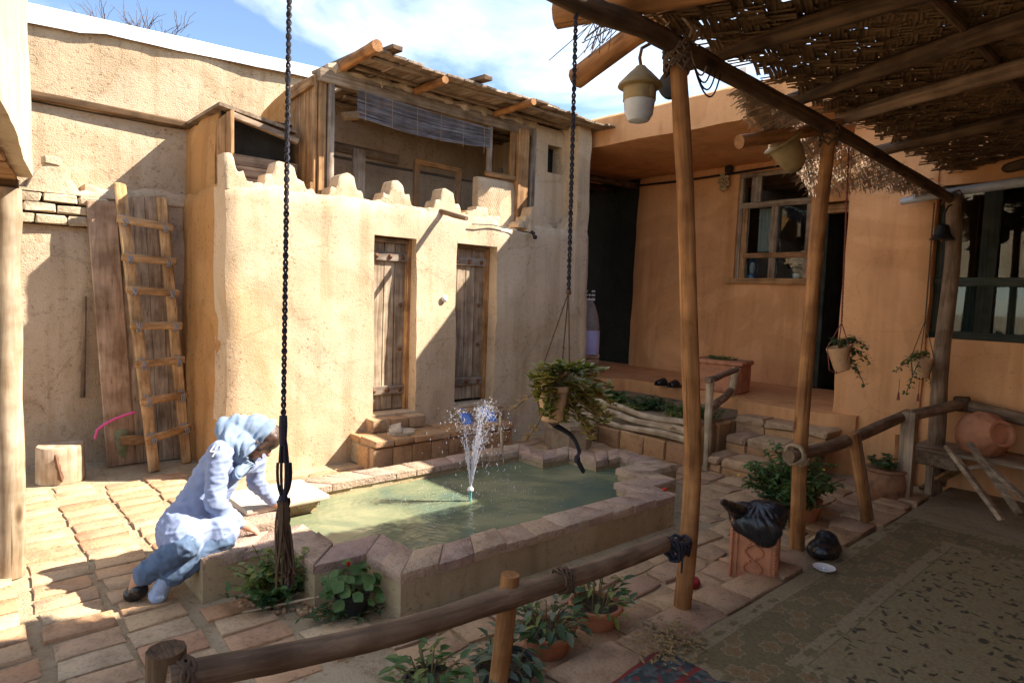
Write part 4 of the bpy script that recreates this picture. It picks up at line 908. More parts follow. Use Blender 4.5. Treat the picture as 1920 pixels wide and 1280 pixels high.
# ------------------------------------------------------------------ foreground log railing
lr = empty('log_railing', (1.5, YB, 0), 'thick peeled log rail lashed to short posts in the foreground', 'railing')
rp_ = [at_y(a, b, YB) for a, b in ((312, 1276), (420, 1252), (560, 1226), (753, 1182), (945, 1123), (1061, 1086), (1150, 1056), (1245, 1018))]
ptube(rp_, (.037, .039), MAT['polegrey'], 'rail', lr, wob=.10)
sp_t = at_y(957, 1076, YB + .02); sp_b = at_y(928, 1290, YB + .04); sp_b.z = 0
ptube([sp_b, sp_b.lerp(sp_t, .5) + Vector((.004, 0, 0)), sp_t], (.038, .034), MAT['pole'], 'post', lr)
st_t = at_y(312, 1216, YB + .05); ptube([(st_t.x, st_t.y, 0), (st_t.x, st_t.y, st_t.z * .5), st_t], (.05, .046), MAT['beam'], 'post', lr, seg=10)
ax = (rp_[5] - rp_[4]).normalized(); wrap('rope_binding', MAT['rope_brown'], lr, rp_[5] - ax * .02, ax, .042, 5, .05, .006)
wrap('rope_binding', MAT['rope_brown'], lr, at_y(345, 1270, YB), (rp_[1] - rp_[0]), .041, 4, .035, .006, 2)
q = at_y(1270, 1022, YB); wrap('rope_binding', MAT['rope_dark'], lr, q, (0, 0, 1), .052, 5, .06, .009, 4); wrap('rope_binding', MAT['rope_dark'], lr, q + Vector((-.06, -.02, 0)), (1, 0, .2), .044, 4, .05, .007, 5)
mb = MB(); mb.tube([q + Vector((-.06, -.07, 0)), q + Vector((-.07, -.075, -.09))], .005, 5); mb.build('rope_tail', MAT['rope_dark'], lr)

# railing beyond the second post
r2 = empty('far_railing', (4.8, YB, 0), 'dark pole railing between the second post and the square corner post', 'railing')
rr_ = [at_y(a, b, YB) for a, b in ((1478, 856), (1560, 836), (1620, 812), (1702, 776))]
ptube(rr_, (.037, .043), MAT['polegrey'], 'rail', r2)
for dx in (0, .055):
    a = at_y(1598, 812, YB - .03) + Vector((dx, 0, 0)); b_ = at_y(1622, 992, YB - .1) + Vector((dx, 0, 0)); b_.z = .08; ptube([b_, b_.lerp(a, .5), a], (.034, .03), MAT['pole'] if dx == 0 else MAT['polegrey'], 'post', r2, seg=9)
sq_t = at_y(1707, 772, YB - .06); mb = MB(); mb.bar((sq_t.x, sq_t.y, .06), sq_t, .10, .09, up=(1, 0, 0), jit=.004); mb.build('corner_post', MAT['oldz'], r2)
a = at_y(1688, 815, YB + .1); mb = MB(); mb.tube(line((a.x, a.y, 0), a, 5, .01), .035, 9, wob=.1); mb.build('post', MAT['pole'], r2)
c0 = at_x(1712, 775, 5.9); c1 = at_x(1803, 757, 6.28); c2 = at_x(1935, 790, 6.28)
ptube([sq_t - Vector((0, 0, .03)), c1], .045, MAT['polegrey'], 'rail', r2); ptube([c1 + Vector((.02, .03, 0)), c2], .05, MAT['polegrey'], 'rail', r2)
mb = MB(); mb.box(c1, (.1, .1, .12), ch=.01, jit=.004); mb.build('corner_block', MAT['beam'], r2)
wrap('rope_binding', MAT['rope_tan'], r2, at_y(1490, 852, YB), (1, 0, -.2), .05, 4, .05, .008, 8); wrap('rope_binding', MAT['rope_tan'], r2, at_y(1497, 862, YB), (0, 0, 1), .048, 2.4, .05, .008, 9)
a = at_y(1716, 855, 1.58); b_ = at_x(1795, 872, 6.0); mb = MB(); mb.bar(a, b_, .04, .10, jit=.004); mb.build('side_board', MAT['oldx'], r2)
a = at_y(1733, 915, 1.62); b_ = at_x(1795, 880, 6.05); mb = MB(); mb.bar(a, b_, .10, .03, jit=.004); mb.build('brace', MAT['plankx'], r2)

# ------------------------------------------------------------------ unseen wall added behind the porch to keep sky light off the rug
pw = empty('sky_block_wall', (3.5, -2.6, 0), 'unseen mud wall added behind the porch to block sky light', 'wall')
adobe('wall', MAT['mud_house'], pw, (7.6, -2.6, 0), (-1, 0, 0), 11.5, -.05, 3.3, .3, step=.25, amp=.02, seed=90)
mb = MB(); mb.box((3.0, -2.2, 3.0), (9.0, 1.6, .12)); mb.build('eave', MAT['platform'], pw)  # unseen eave added with the wall, closes the gap towards the reed mat

# ------------------------------------------------------------------ rugs
def rugmat():
    m, n, b, o = newmat('flowered_rug'); tcn = N(n, 'ShaderNodeTexCoord'); V = tcn.outputs['Object']
    sp = N(n, 'ShaderNodeSeparateXYZ'); n.links.new(V, sp.inputs[0])
    field = (.245, .195, .11); olive = (.17, .135, .075); cream = (.27, .215, .13); ochre = (.22, .145, .075); ink = (.075, .065, .045)
    nz = N(n, 'ShaderNodeTexNoise', Scale=60.0, Detail=3.0); n.links.new(V, nz.inputs[0])
    # flowers: voronoi cells with a petalled outline
    dn = N(n, 'ShaderNodeTexNoise', Scale=16.0, Detail=2.0); n.links.new(V, dn.inputs[0]); dv = mix(n, V, dn.outputs[1], .07); dvs = mix(n, V, dn.outputs[1], .012)
    def flower(scale, r0, pet, V=None):
        V = V or dvs
        v1 = N(n, 'ShaderNodeTexVoronoi', Scale=scale, Randomness=.75); v1.voronoi_dimensions = '2D'; n.links.new(V, v1.inputs['Vector'])
        df = N(n, 'ShaderNodeVectorMath', operation='SUBTRACT'); n.links.new(V, df.inputs[0]); n.links.new(v1.outputs['Position'], df.inputs[1]); sx = N(n, 'ShaderNodeSeparateXYZ'); n.links.new(df.outputs[0], sx.inputs[0])
        at = N(n, 'ShaderNodeMath', operation='ARCTAN2'); n.links.new(sx.outputs[1], at.inputs[0]); n.links.new(sx.outputs[0], at.inputs[1])
        mu = N(n, 'ShaderNodeMath', operation='MULTIPLY'); n.links.new(at.outputs[0], mu.inputs[0]); mu.inputs[1].default_value = pet
        co = N(n, 'ShaderNodeMath', operation='COSINE'); n.links.new(mu.outputs[0], co.inputs[0]); ma = N(n, 'ShaderNodeMath', operation='MULTIPLY_ADD'); n.links.new(co.outputs[0], ma.inputs[0]); ma.inputs[1].default_value = -.05; n.links.new(v1.outputs['Distance'], ma.inputs[2])
        return ma.outputs[0]
    f1 = flower(7.5, .28, 6); f2 = flower(9.0, .2, 5)
    fl1 = ramp(n, f1, [(.0, (.45, .45, .45)), (.07, (.5, .5, .5)), (.09, (1, 1, 1)), (.26, (1, 1, 1)), (.29, (0, 0, 0))])
    rim = ramp(n, f1, [(.27, (0, 0, 0)), (.30, (1, 1, 1)), (.33, (1, 1, 1)), (.36, (0, 0, 0))]); flf = ramp(n, f2, [(.04, (.2, .2, .2)), (.08, (1, 1, 1)), (.19, (.9, .9, .9)), (.22, (0, 0, 0))])
    # dark leaf marks
    def marks(sx, sy, rot, thr):
        m1 = N(n, 'ShaderNodeMapping', Scale=(sx, sy, 1), Rotation=(0, 0, rot)); n.links.new(dv, m1.inputs[0]); q = N(n, 'ShaderNodeTexVoronoi', Scale=1.0); q.voronoi_dimensions = '2D'; n.links.new(m1.outputs[0], q.inputs['Vector'])
        sh = ramp(n, q.outputs['Distance'], [(thr, (1, 1, 1)), (thr + .05, (0, 0, 0))]); pick = ramp(n, q.outputs['Color'], [(.58, (0, 0, 0)), (.62, (1, 1, 1))]); return mix(n, sh, pick, 1.0, 'MULTIPLY')
    lf1 = mix(n, marks(24, 11, .6, .19), marks(11, 23, .35, .18), 1.0, 'ADD')
    sel = N(n, 'ShaderNodeTexVoronoi', Scale=5.0); n.links.new(V, sel.inputs[0]); selr = ramp(n, sel.outputs[1], [(.40, (0, 0, 0)), (.45, (1, 1, 1))])
    mp2 = N(n, 'ShaderNodeMapping', Scale=(9, 22, 1), Rotation=(0, 0, .9)); n.links.new(dv, mp2.inputs[0]); v3 = N(n, 'ShaderNodeTexVoronoi', Scale=1.0); n.links.new(mp2.outputs[0], v3.inputs[0]); lf2 = ramp(n, v3.outputs[0], [(.15, (1, 1, 1)), (.2, (0, 0, 0))])
    fieldc = mix(n, field, ochre, mix(n, flf, (.6, .6, .6), 1.0, 'MULTIPLY')); fieldc = mix(n, fieldc, olive, lf2); fieldc = mix(n, fieldc, ink, lf1)
    bordc = mix(n, olive, ochre, fl1); bordc = mix(n, bordc, cream, rim)
    def band(s, a, e):
        g = N(n, 'ShaderNodeMath', operation='GREATER_THAN'); n.links.new(s, g.inputs[0]); g.inputs[1].default_value = a; l = N(n, 'ShaderNodeMath', operation='LESS_THAN'); n.links.new(s, l.inputs[0]); l.inputs[1].default_value = e
        k = N(n, 'ShaderNodeMath', operation='MULTIPLY'); n.links.new(g.outputs[0], k.inputs[0]); n.links.new(l.outputs[0], k.inputs[1]); return k.outputs[0]
    # distance from the nearest long/short edge in rug space: object origin at the near-left-front corner, x along, y into the porch (negative)
    dy = N(n, 'ShaderNodeMath', operation='MULTIPLY'); n.links.new(sp.outputs[1], dy.inputs[0]); dy.inputs[1].default_value = -1.0
    fx = N(n, 'ShaderNodeMath', operation='SUBTRACT'); fx.inputs[0].default_value = 2.95; n.links.new(sp.outputs[0], fx.inputs[1])
    mn0 = N(n, 'ShaderNodeMath', operation='MINIMUM'); n.links.new(sp.outputs[0], mn0.inputs[0]); n.links.new(fx.outputs[0], mn0.inputs[1])
    mn = N(n, 'ShaderNodeMath', operation='MINIMUM'); n.links.new(mn0.outputs[0], mn.inputs[0]); n.links.new(dy.outputs[0], mn.inputs[1]); s = mn.outputs[0]
    cc = mix(n, fieldc, bordc, band(s, .10, .36)); small = mix(n, cream, olive, ramp(n, v3.outputs[0], [(.3, (1, 1, 1)), (.4, (0, 0, 0))]))
    cc = mix(n, cc, small, band(s, .36, .43)); cc = mix(n, cc, small, band(s, .04, .10)); cc = mix(n, cc, olive, band(s, .425, .432)); cc = mix(n, cc, olive, band(s, .098, .104)); cc = mix(n, cc, cream, band(s, -1, .04))
    cc = mix(n, cc, ramp(n, nz.outputs[0], [(.35, (.78, .78, .78)), (.6, (1.08, 1.08, 1.08))]), .8, 'MULTIPLY')
    n.links.new(cc, b.inputs['Base Color']); b.inputs['Roughness'].default_value = .95; b.inputs['Specular IOR Level'].default_value = .1
    bp = N(n, 'ShaderNodeBump', Strength=.5, Distance=.006); n.links.new(nz.outputs[0], bp.inputs['Height']); n.links.new(bp.outputs[0], b.inputs['Normal']); return m
RX, RY, RL, RW = 2.22, 1.47, 2.95, 2.6
mb = MB(); nx, ny = 60, 50
for s_ in (0, 1):
    for j in range(ny + 1):
        for i in range(nx + 1):
            x, y = RL * i / nx, -RW * j / ny; x += .012 * fbm((x, y, 0), 2, 3) + .04 * (j / ny); yy_ = y + .015 * fbm((x, y, 0), 2.5, 4) - .035 * (x / RL)
            z = .058 + (.010 + .006 * fbm((x, y, 0), 3, 5) + .005 * max(0, fbm((x, y, 0), 1.5, 6)) if s_ else -.003)
            mb.v.append(Vector((x, yy_, z)))
K = (nx + 1) * (ny + 1)
for j in range(ny):
    for i in range(nx): k = K + j * (nx + 1) + i; mb.f.append((k, k + nx + 1, k + nx + 2, k + 1))
for i in range(nx): a = i; mb.f.append((a, K + a, K + a + 1, a + 1))
for j in range(ny): a = j * (nx + 1); c = a + nx + 1; mb.f.append((a, c, K + c, K + a)); a += nx; c += nx; mb.f.append((a, K + a, K + c, c))
rug = mb.build('flowered_rug', rugmat(), local=True); rug.location = (RX, RY, 0); tag(rug, 'large olive and beige floral rug with worn border on the porch floor', 'rug'); OFF[rug.name] = Vector((RX, RY, 0))
fr = MB()
for k in range(300):
    t = k / 299; p = Vector((RX + RL + .02, RY - .035 - t * RW, .068)); d = Vector((rng.uniform(.02, .05), rng.uniform(-.015, .015), -.006)); s_ = Vector((0, .003, 0)); fr.add([p - s_, p + s_, p + d], [(0, 1, 2)])
for k in range(160):
    t = k / 159; p = Vector((RX - .0, RY - .01 - t * RW, .068)); d = Vector((-rng.uniform(.02, .05), rng.uniform(-.015, .015), -.004)); s_ = Vector((0, .003, 0)); fr.add([p - s_, p + s_, p + d], [(0, 1, 2)])
fr.build('fringe', plain('rug_fringe', (.38, .33, .22), .9), rug, smooth=False, kind='stuff')
m, n, b, o = newmat('striped_mat'); tcn = N(n, 'ShaderNodeTexCoord'); sp = N(n, 'ShaderNodeSeparateXYZ'); n.links.new(tcn.outputs['Object'], sp.inputs[0])
v = N(n, 'ShaderNodeTexVoronoi', Scale=42.0); n.links.new(tcn.outputs['Object'], v.inputs[0])
c1 = ramp(n, v.outputs[1], [(.2, (.03, .045, .05)), (.45, (.10, .12, .12)), (.7, (.03, .035, .04)), (.82, (.22, .03, .03)), (.95, (.26, .24, .2))])
wv = N(n, 'ShaderNodeMath', operation='PINGPONG'); n.links.new(sp.outputs[1], wv.inputs[0]); wv.inputs[1].default_value = .085
c1 = mix(n, c1, (.20, .025, .02), ramp(n, wv.outputs[0], [(.0, (1, 1, 1)), (.008, (1, 1, 1)), (.012, (0, 0, 0))])); n.links.new(c1, b.inputs['Base Color']); b.inputs['Roughness'].default_value = .95
mb = MB()
for j in range(21):
    for i in range(31): x, y = i / 30 * .75, -j / 20 * .5; mb.v.append(Vector((x + .02 * fbm((x, y, 0), 6, 2), y + .02 * fbm((x, y, 0), 6, 4), .012 * fbm((x, y, 0), 8, 1) + .006)))
for j in range(20):
    for i in range(30): k = j * 31 + i; mb.f.append((k, k + 31, k + 32, k + 1))
dm = mb.build('striped_mat', m, local=True); p = at_z(1085, 1292, .07); dm.location = (1.52, 1.47, .066); dm.rotation_euler.z = .02; tag(dm, 'crumpled dark striped mat with thin red lines beside the big rug', 'mat'); OFF[dm.name] = Vector(dm.location)
dl = MB()
for k in range(220):
    p = at_z(1250 + rng.gauss(0, 32), 1205 + rng.gauss(0, 20), .075); a = rng.uniform(0, 6.28); dl.leaf(p + Vector((0, 0, rng.uniform(0, .02))), Vector((math.cos(a), math.sin(a), .2)), Vector((0, 0, 1)), rng.uniform(.02, .045), .014)
tag(dl.build('dry_leaves', plain('dry_leaf', (.26, .18, .08), .9, var=.5, scale=30), smooth=False), 'heap of dry brown leaves at the foot of the nearest post', 'dry leaves', kind='stuff')

# ------------------------------------------------------------------ hanging cords and planters
def braid(mb, a, b_, r, pitch=.045, strands=2, seg=5, wob=.0):
    a = Vector(a); b_ = Vector(b_); ln = (b_ - a).length; n = int(ln / pitch * 9) + 2; ax = (b_ - a).normalized(); u = ax.orthogonal().normalized(); v = ax.cross(u)
    for s_ in range(strands):
        pts = []
        for i in range(n):
            t = i / (n - 1); ang = 2 * math.pi * (t * ln / pitch) + 2 * math.pi * s_ / strands; p = a.lerp(b_, t); pts.append(p + (u * math.cos(ang) + v * math.sin(ang)) * r * .62 + Vector((fbm(p, 3, 1), fbm(p, 3, 2), 0)) * wob)
        mb.tube(pts, [r * .6 * (1 + .15 * math.sin(i * .9)) for i in range(n)], seg)
hc = empty('macrame_hanger', at_y(533, 600, YB), 'empty dark braided plant hanger with long tassel in the left foreground', 'plant hanger')
mb = MB(); tp0 = at_y(545, -120, YB); tp0.z = 2.70; braid(mb, tp0, at_y(531, 800, YB), .0062, .036); mb.build('braided_cord', MAT['rope_dark'], hc)
mb = MB(); n0 = at_y(531, 800, YB); n1 = at_y(531, 935, YB)
for dx, dy in ((-14, 0), (13, 0), (-5, .02), (6, -.02), (18, .01)):
    mid = at_y(531 + dx, 895, YB + dy); mb.tube(bez(n0, mid, n1, 6)[:3] + bez(n0, mid + (mid - n1.lerp(n0, .4)) * .6, n1, 9)[3:], .0042, 5)
mb.tube(line(n0 + Vector((0, 0, .03)), n0 - Vector((0, 0, .05)), 4), [.011, .012, .011, .009], 8); mb.ball(n1, (.014, .014, .018), 8); mb.build('loop', MAT['rope_dark'], hc)
mb = MB()
for k in range(46):
    a = n1 + Vector((rng.uniform(-.012, .012), rng.uniform(-.012, .012), rng.uniform(-.03, .0))); e_ = at_y(rng.uniform(516, 552), rng.uniform(1040, 1105), YB + rng.uniform(-.02, .02)); mid = a.lerp(e_, .35) + Vector((rng.uniform(-.012, .012), rng.uniform(-.02, .02), 0)); mb.tube(bez(a, mid, e_, 6), .0032, 4)
mb.tube(line(n1, at_y(532, 1000, YB), 5), [.011, .016, .017, .015, .010], 9, wob=.35); mb.build('tassel', MAT['rope_brown'], hc)
mb = MB(); braid(mb, n1 + Vector((.012, 0, 0)), at_y(541, 1100, YB), .0065, .05); mb.build('tail', MAT['rope_dark'], hc)

LEAF = {}
def leafmesh(key, ln, wd, droop, mat):
    mb = MB(); mb.leaf(Vector((0, 0, 0)), Vector((1, 0, 0)), Vector((0, 0, 1)), ln, wd, droop); o = mb.build('leaf', mat, local=True); me = o.data; bpy.data.objects.remove(o); LEAF[key] = me; return me
GREEN = leafmat('green_leaf', (.05, .11, .028), (.10, .18, .05)); GREENY = leafmat('yellow_green_leaf', (.10, .16, .035), (.24, .26, .06)); DEEP = leafmat('deep_leaf', (.032, .075, .028), (.07, .12, .045)); JADE = leafmat('jade_leaf', (.15, .20, .04), (.38, .28, .07), scale=8); GREYG = leafmat('grey_green_leaf', (.10, .14, .09), (.17, .21, .14))
STEM = plain('plant_stem', (.14, .12, .05), .8); STEMW = plain('woody_stem', (.24, .17, .09), .85)
def leaf_obj(key, p, d, nrm, parent, s=1.0):
    d = d.normalized(); y = nrm.cross(d)
    if y.length < 1e-3: y = Vector((0, 1, 0))
    y.normalize(); z = d.cross(y); Rm = Matrix((d, y, z)).transposed().to_4x4(); o = bpy.data.objects.new('leaf', LEAF[key]); col.objects.link(o); o.parent = parent
    o.matrix_local = Matrix.Translation(p - OFF[parent.name]) @ Rm @ Matrix.Scale(s, 4); return o
def bush(root, c, rad, nstem, nleaf, ln, wd, mat, stem=STEM, name='leaves', up=.9, seed=0, stem_r=.005, droop=.3):
    """stems from the base c, leaves along them; one foliage mesh and one stem mesh"""
    fm = MB(); sm = MB(); c = Vector(c)
    for i in range(nstem):
        a = rng.uniform(0, 6.283); r = math.sqrt(rng.random()); e_ = c + Vector((math.cos(a) * r * rad[0], math.sin(a) * r * rad[1], rad[2] * rng.uniform(.55, 1.0) * (1.05 - .45 * r))); mid = c.lerp(e_, .5) + Vector((0, 0, rad[2] * .15)) - Vector((math.cos(a), math.sin(a), 0)) * .02
        P = bez(c + Vector((math.cos(a), math.sin(a), 0)) * .02, mid, e_, 8); sm.tube(P, [stem_r * (1 - .6 * k / 7) for k in range(8)], 5)
        for k in range(nleaf):
            t = rng.uniform(.25, 1) ** .8; q = P[min(7, int(t * 7))].lerp(P[min(7, int(t * 7) + 1)], rng.random()); b_ = rng.uniform(0, 6.283); d = Vector((math.cos(b_), math.sin(b_), rng.uniform(-.3, .7))); s_ = rng.uniform(.6, 1.15)
            fm.leaf(q, d, Vector((rng.uniform(-.4, .4), rng.uniform(-.4, .4), 1)), ln * s_, wd * s_, droop)
    sm.build('stem', stem, root, kind='stuff'); return fm.build(name, mat, root, smooth=False, kind='stuff')

h2 = empty('hanging_jade_planter', at_y(1050, 760, 1.72), 'clay pot of sprawling jade plant hung on three cords over the pool', 'hanging planter')
top_ = at_y(1081, -10, YB); knot = at_y(1066, 548, 1.72)
mb = MB(); braid(mb, top_, knot, .0075, .045); mb.build('braided_cord', MAT['rope_dark'], h2)
pc = at_y(1041, 725, 1.74); pr = .070
prof = [(.045, -.135), (.052, -.13), (.064, -.05), (.070, -.012), (.076, -.010), (.077, .008), (.070, .010), (.064, -.006), (.03, -.01)]
mb = MB(); mb.lathe(prof, pc, 26); mb.build('clay_pot', MAT['terra_pale'], h2)
mb = MB()
for k in range(3):
    a = 2.6 + k * 2.1; q = pc + Vector((math.cos(a) * .079, math.sin(a) * .079, .0)); mb.tube([knot, q, pc + Vector((math.cos(a) * .055, math.sin(a) * .055, -.12)), pc + Vector((0, 0, -.155))], .0032, 5)
mb.ball(knot, .012, 8); mb.build('cords', MAT['rope_brown'], h2)
mb = MB(); tl = [pc + Vector((0, 0, -.15)), at_y(1072, 818, 1.72), at_y(1085, 845, 1.72), at_y(1082, 860, 1.72), at_y(1095, 884, 1.72)]; ptube(tl, (.010, .008), MAT['rope_dark'], 'tail', h2, seg=8, wob=.7, sub=6); mb.tube(line(tl[0], tl[1], 5, .01), .005, 6); mb.ball(tl[3], (.014, .014, .02), 8); mb.build('tail_knot', MAT['rope_dark'], h2)
def jade(root, c, tips):
    fm = MB(); sm = MB()
    for tp in [Vector(t_) + Vector((rng.uniform(-.03, .03), rng.uniform(-.04, .04), rng.uniform(-.03, .02))) * w_ for t_ in tips for w_ in (0, 1)]:
        tp = Vector(tp); P = bez(c, c.lerp(tp, .5) + Vector((0, 0, .05)), tp, 8); sm.tube(P, [.006 - .0004 * k for k in range(8)], 5)
        for k in range(3, 8):
            for q in range(6):
                a = rng.uniform(0, 6.28); fm.leaf(P[k] + Vector((rng.uniform(-.008, .008),) * 3), Vector((math.cos(a), math.sin(a), rng.uniform(.0, .9))), Vector((rng.uniform(-.3, .3), 0, 1)), rng.uniform(.024, .046), rng.uniform(.018, .030), .15, .1)
    sm.build('branch', STEMW, root); fm.build('leaves', JADE, root, smooth=False, kind='stuff')
tips = [at_y(a, b_, y_) for a, b_, y_ in ((998, 706, 1.7), (1012, 690, 1.72), (1050, 682, 1.75), (1098, 690, 1.72), (1120, 700, 1.8), (1135, 745, 1.7), (1110, 770, 1.66), (1100, 800, 1.68), (1020, 770, 1.66), (1012, 740, 1.66), (1022, 780, 1.7), (1130, 770, 1.8), (1080, 750, 1.64), (1085, 700, 1.8), (1030, 715, 1.64), (1142, 720, 1.75), (1120, 730, 1.66), (1108, 745, 1.64), (1125, 790, 1.7), (1140, 790, 1.8), (1095, 730, 1.62), (1005, 725, 1.68), (1060, 690, 1.68), (1085, 790, 1.64), (1150, 755, 1.8), (1110, 815, 1.72))]
jade(h2, pc + Vector((0, 0, .0)), tips)
fm = MB(); sm = MB()
for pts in (((1010, 720), (985, 745), (965, 765)), ((1018, 785), (1000, 805), (985, 825))):
    P = [at_y(a, b_, 1.68) for a, b_ in pts]; P = bez(pc + Vector((-.05, -.02, -.02)), P[0], P[2], 8); sm.tube(P, .0042, 5)
    for k in range(5, 8):
        for q in range(5): a = rng.uniform(0, 6.28); fm.leaf(P[k], Vector((math.cos(a), math.sin(a), rng.uniform(-.2, .6))), Vector((0, 0, 1)), .028, .017, .15, .1)
sm.build('branch', STEMW, h2); fm.build('leaves', leafmat('ochre_leaf', (.30, .20, .04), (.42, .22, .05)), h2, smooth=False, kind='stuff')

def hangpot(px, topxy, knotxy, potxy, y, r, h, label, mat, cordmat, leafm, tilt=0.0, trail=(), tassel=None):
    root = empty('hanging_planter', at_y(*potxy, y), label, 'hanging planter'); c = at_y(*potxy, y); k_ = at_y(*knotxy, y)
    mb = MB(); braid(mb, at_y(*topxy, y), k_, .0055, .04); mb.build('braided_cord', cordmat, root)
    Rt = Matrix.Rotation(tilt, 3, rgt0.cross(Vector((0, 0, 1))).normalized()) if tilt else None
    mb = MB(); mb.lathe([(r * .68, -h), (r * .72, -h * .97), (r * .95, -.02), (r * 1.06, -.018), (r * 1.08, .006), (r, .008), (r * .9, -.008), (r * .4, -.012)], c, 22, Rt); mb.build('clay_pot', mat, root)
    mb = MB()
    for k in range(3): a = .4 + k * 2.09; mb.tube([k_, c + Vector((math.cos(a) * r * 1.1, math.sin(a) * r * 1.1, 0)), c + Vector((math.cos(a) * r * .75, math.sin(a) * r * .75, -h)), c + Vector((0, 0, -h * 1.15))], .0035, 5)
    mb.build('cords', cordmat, root)
    fm = MB(); sm = MB()
    for t in trail:
        e_ = at_y(t[0], t[1], y + rng.uniform(-.06, .06)); P = bez(c, c.lerp(e_, .5) + Vector((0, 0, .06)), e_, 9); sm.tube(P, .003, 4)
        for k in range(2, 9):
            for q in range(5): a = rng.uniform(0, 6.28); fm.leaf(P[k] + Vector((rng.uniform(-.015, .015), rng.uniform(-.015, .015), rng.uniform(-.015, .015))), Vector((math.cos(a), math.sin(a), rng.uniform(-.5, .6))), Vector((0, 0, 1)), rng.uniform(.025, .042), rng.uniform(.018, .028), .2)
    sm.build('vine', STEM, root); fm.build('leaves', leafm, root, smooth=False, kind='stuff')
    if tassel:
        for tx, ty in tassel: a = at_y(tx, ty, y); mb = MB(); mb.tube([a + Vector((0, 0, .10)), a], .002, 4); mb.tube([a, a - Vector((0, 0, .06))], [.006, .011], 7); mb.build('tassel', MAT['rope_red'], root)
    return root
hangpot(0, (1592, 270), (1578, 605), (1572, 652), 1.72, .070, .15, 'tilted pale clay pot of dark trailing ivy on a red cord', MAT['terra_pale'], MAT['rope_red'], DEEP, .25, ((1600, 635), (1625, 650), (1632, 680), (1612, 700), (1590, 640), (1605, 665), (1620, 720), (1585, 690), (1565, 640), (1598, 690), (1610, 640), (1615, 670)))
hangpot(0, (1752, 380), (1735, 600), (1728, 672), 1.62, .085, .15, 'round clay pot of sparse green vine with red tassels beside the leaning post', MAT['terra_pale'], MAT['rope_brown'], GREEN, 0, ((1690, 680), (1680, 695), (1750, 690), (1757, 705), (1700, 735), (1712, 665), (1740, 665), (1748, 730)), ((1685, 735), (1722, 738)))

# ------------------------------------------------------------------ lanterns, bell, garlic
l1 = empty('barn_lantern', at_y(1198, 160, 1.80), 'conical tin capped glass lantern hanging left of the nearest post', 'lantern')
c = at_y(1200, 163, 1.80); mb = MB(); mb.lathe([(.092, -.004), (.098, .0), (.094, .012), (.05, .058), (.028, .078), (.02, .088), (.006, .09)], c, 28); mb.build('cap', MAT['tin'], l1)
mb = MB(); mb.lathe([(.02, -.155), (.045, -.148), (.062, -.12), (.069, -.06), (.070, .0), (.05, .001)], c, 24); mb.build('glass_jar', MAT['lampglass'], l1)
mb = MB(); mb.lathe([(.03, -.06), (.034, -.03), (.03, .0), (.02, .004)], c + Vector((0, -.045, 0)), 12); mb.lathe([(.0705, -.062), (.072, -.058), (.0725, -.004), (.071, .0)], c, 24, rib=lambda i, k: .03 * math.sin(k * .9) if i == 0 else 0); mb.build('inner_sleeve', MAT['tin'], l1)
mb = MB(); mb.tube([(c + Vector(p)) for p in ((0, 0, .088), (-.012, 0, .12), (0, 0, .165), (.05, -.02, .2), (.09, -.05, .23))], .0075, 7); mb.build('hook', MAT['rust'], l1)
pn = empty('iron_pan', at_y(1252, 155, 1.74), 'small blackened pan hanging behind the nearest post', 'pan'); c = at_y(1257, 158, 1.76); Rp = Matrix.Rotation(R(80), 3, rgt0) @ Matrix.Rotation(R(60), 3, 'Y'); mb = MB(); mb.lathe([(.01, -.012), (.058, -.012), (.066, .012), (.063, .012), (.056, -.006), (.01, -.006)], c, 22, Matrix.Rotation(R(85), 3, 'Y') @ Matrix.Identity(3)); mb.build('bowl', MAT['black_iron'], pn)
mb = MB(); mb.tube([c + Vector((0, 0, .06)), c + Vector((0, 0, .17))], [.007, .006], 7); mb.build('handle', MAT['rust'], pn)
l2 = empty('bowl_lantern', at_y(1475, 285, 1.86), 'yellowed bowl shaped tin lantern tilted on the short pole stub', 'lantern'); c = at_y(1468, 268, 1.86)
ax = (at_y(1478, 330, 1.84) - at_y(1462, 262, 1.86)).normalized(); ax = (ax + rgt0 * .25 - fwd0 * .15).normalized(); Zq = Vector((0, 0, -1)).rotation_difference(ax).to_matrix()
mb = MB(); mb.lathe([(.018, -.185), (.04, -.18), (.066, -.15), (.082, -.09), (.090, -.03), (.094, -.01), (.115, -.006), (.118, .004), (.112, .010), (.09, .008), (.06, .02), (.03, .028)], c, 28, Zq); mb.build('bowl', MAT['tin'], l2)
mb = MB(); mb.lathe([(.016, -.195), (.026, -.19), (.024, -.176)], c, 12, Zq); mb.build('socket', MAT['black_iron'], l2)
mb = MB(); hp = [c + Zq @ Vector((.07 * math.cos(a), 0, .02 + .10 * math.sin(a))) for a in [math.pi * k / 12 for k in range(13)]]; mb.tube(hp, .0075, 7); mb.build('bail_handle', MAT['rope_tan'], l2)
mb = MB(); mb.tube(bez(at_y(1500, 250, 1.84), at_y(1515, 275, 1.8), at_y(1522, 292, 1.78), 8), .006, 6); mb.build('cord', MAT['rope_tan'], l2)
be = empty('iron_bell', at_x(1765, 450, 6.0), 'small black iron bell hanging before the far right window', 'bell'); c = at_x(1766, 450, 6.02)
mb = MB(); mb.lathe([(.085, 0), (.088, .008), (.075, .02), (.058, .05), (.05, .09), (.042, .115), (.02, .128), (.008, .13)], c, 22); mb.build('dome', MAT['black_iron'], be)
mb = MB(); mb.tube([c + Vector((0, 0, .128)), c + Vector((.0, 0, .20)), c + Vector((.02, -.02, .27)), p3[0] + Vector((0, 0, -.05))], .007, 6); mb.build('hook', MAT['black_iron'], be); mb = MB(); mb.ball(c + Vector((0, 0, .0)), .018, 8); mb.build('clapper', MAT['rust'], be)
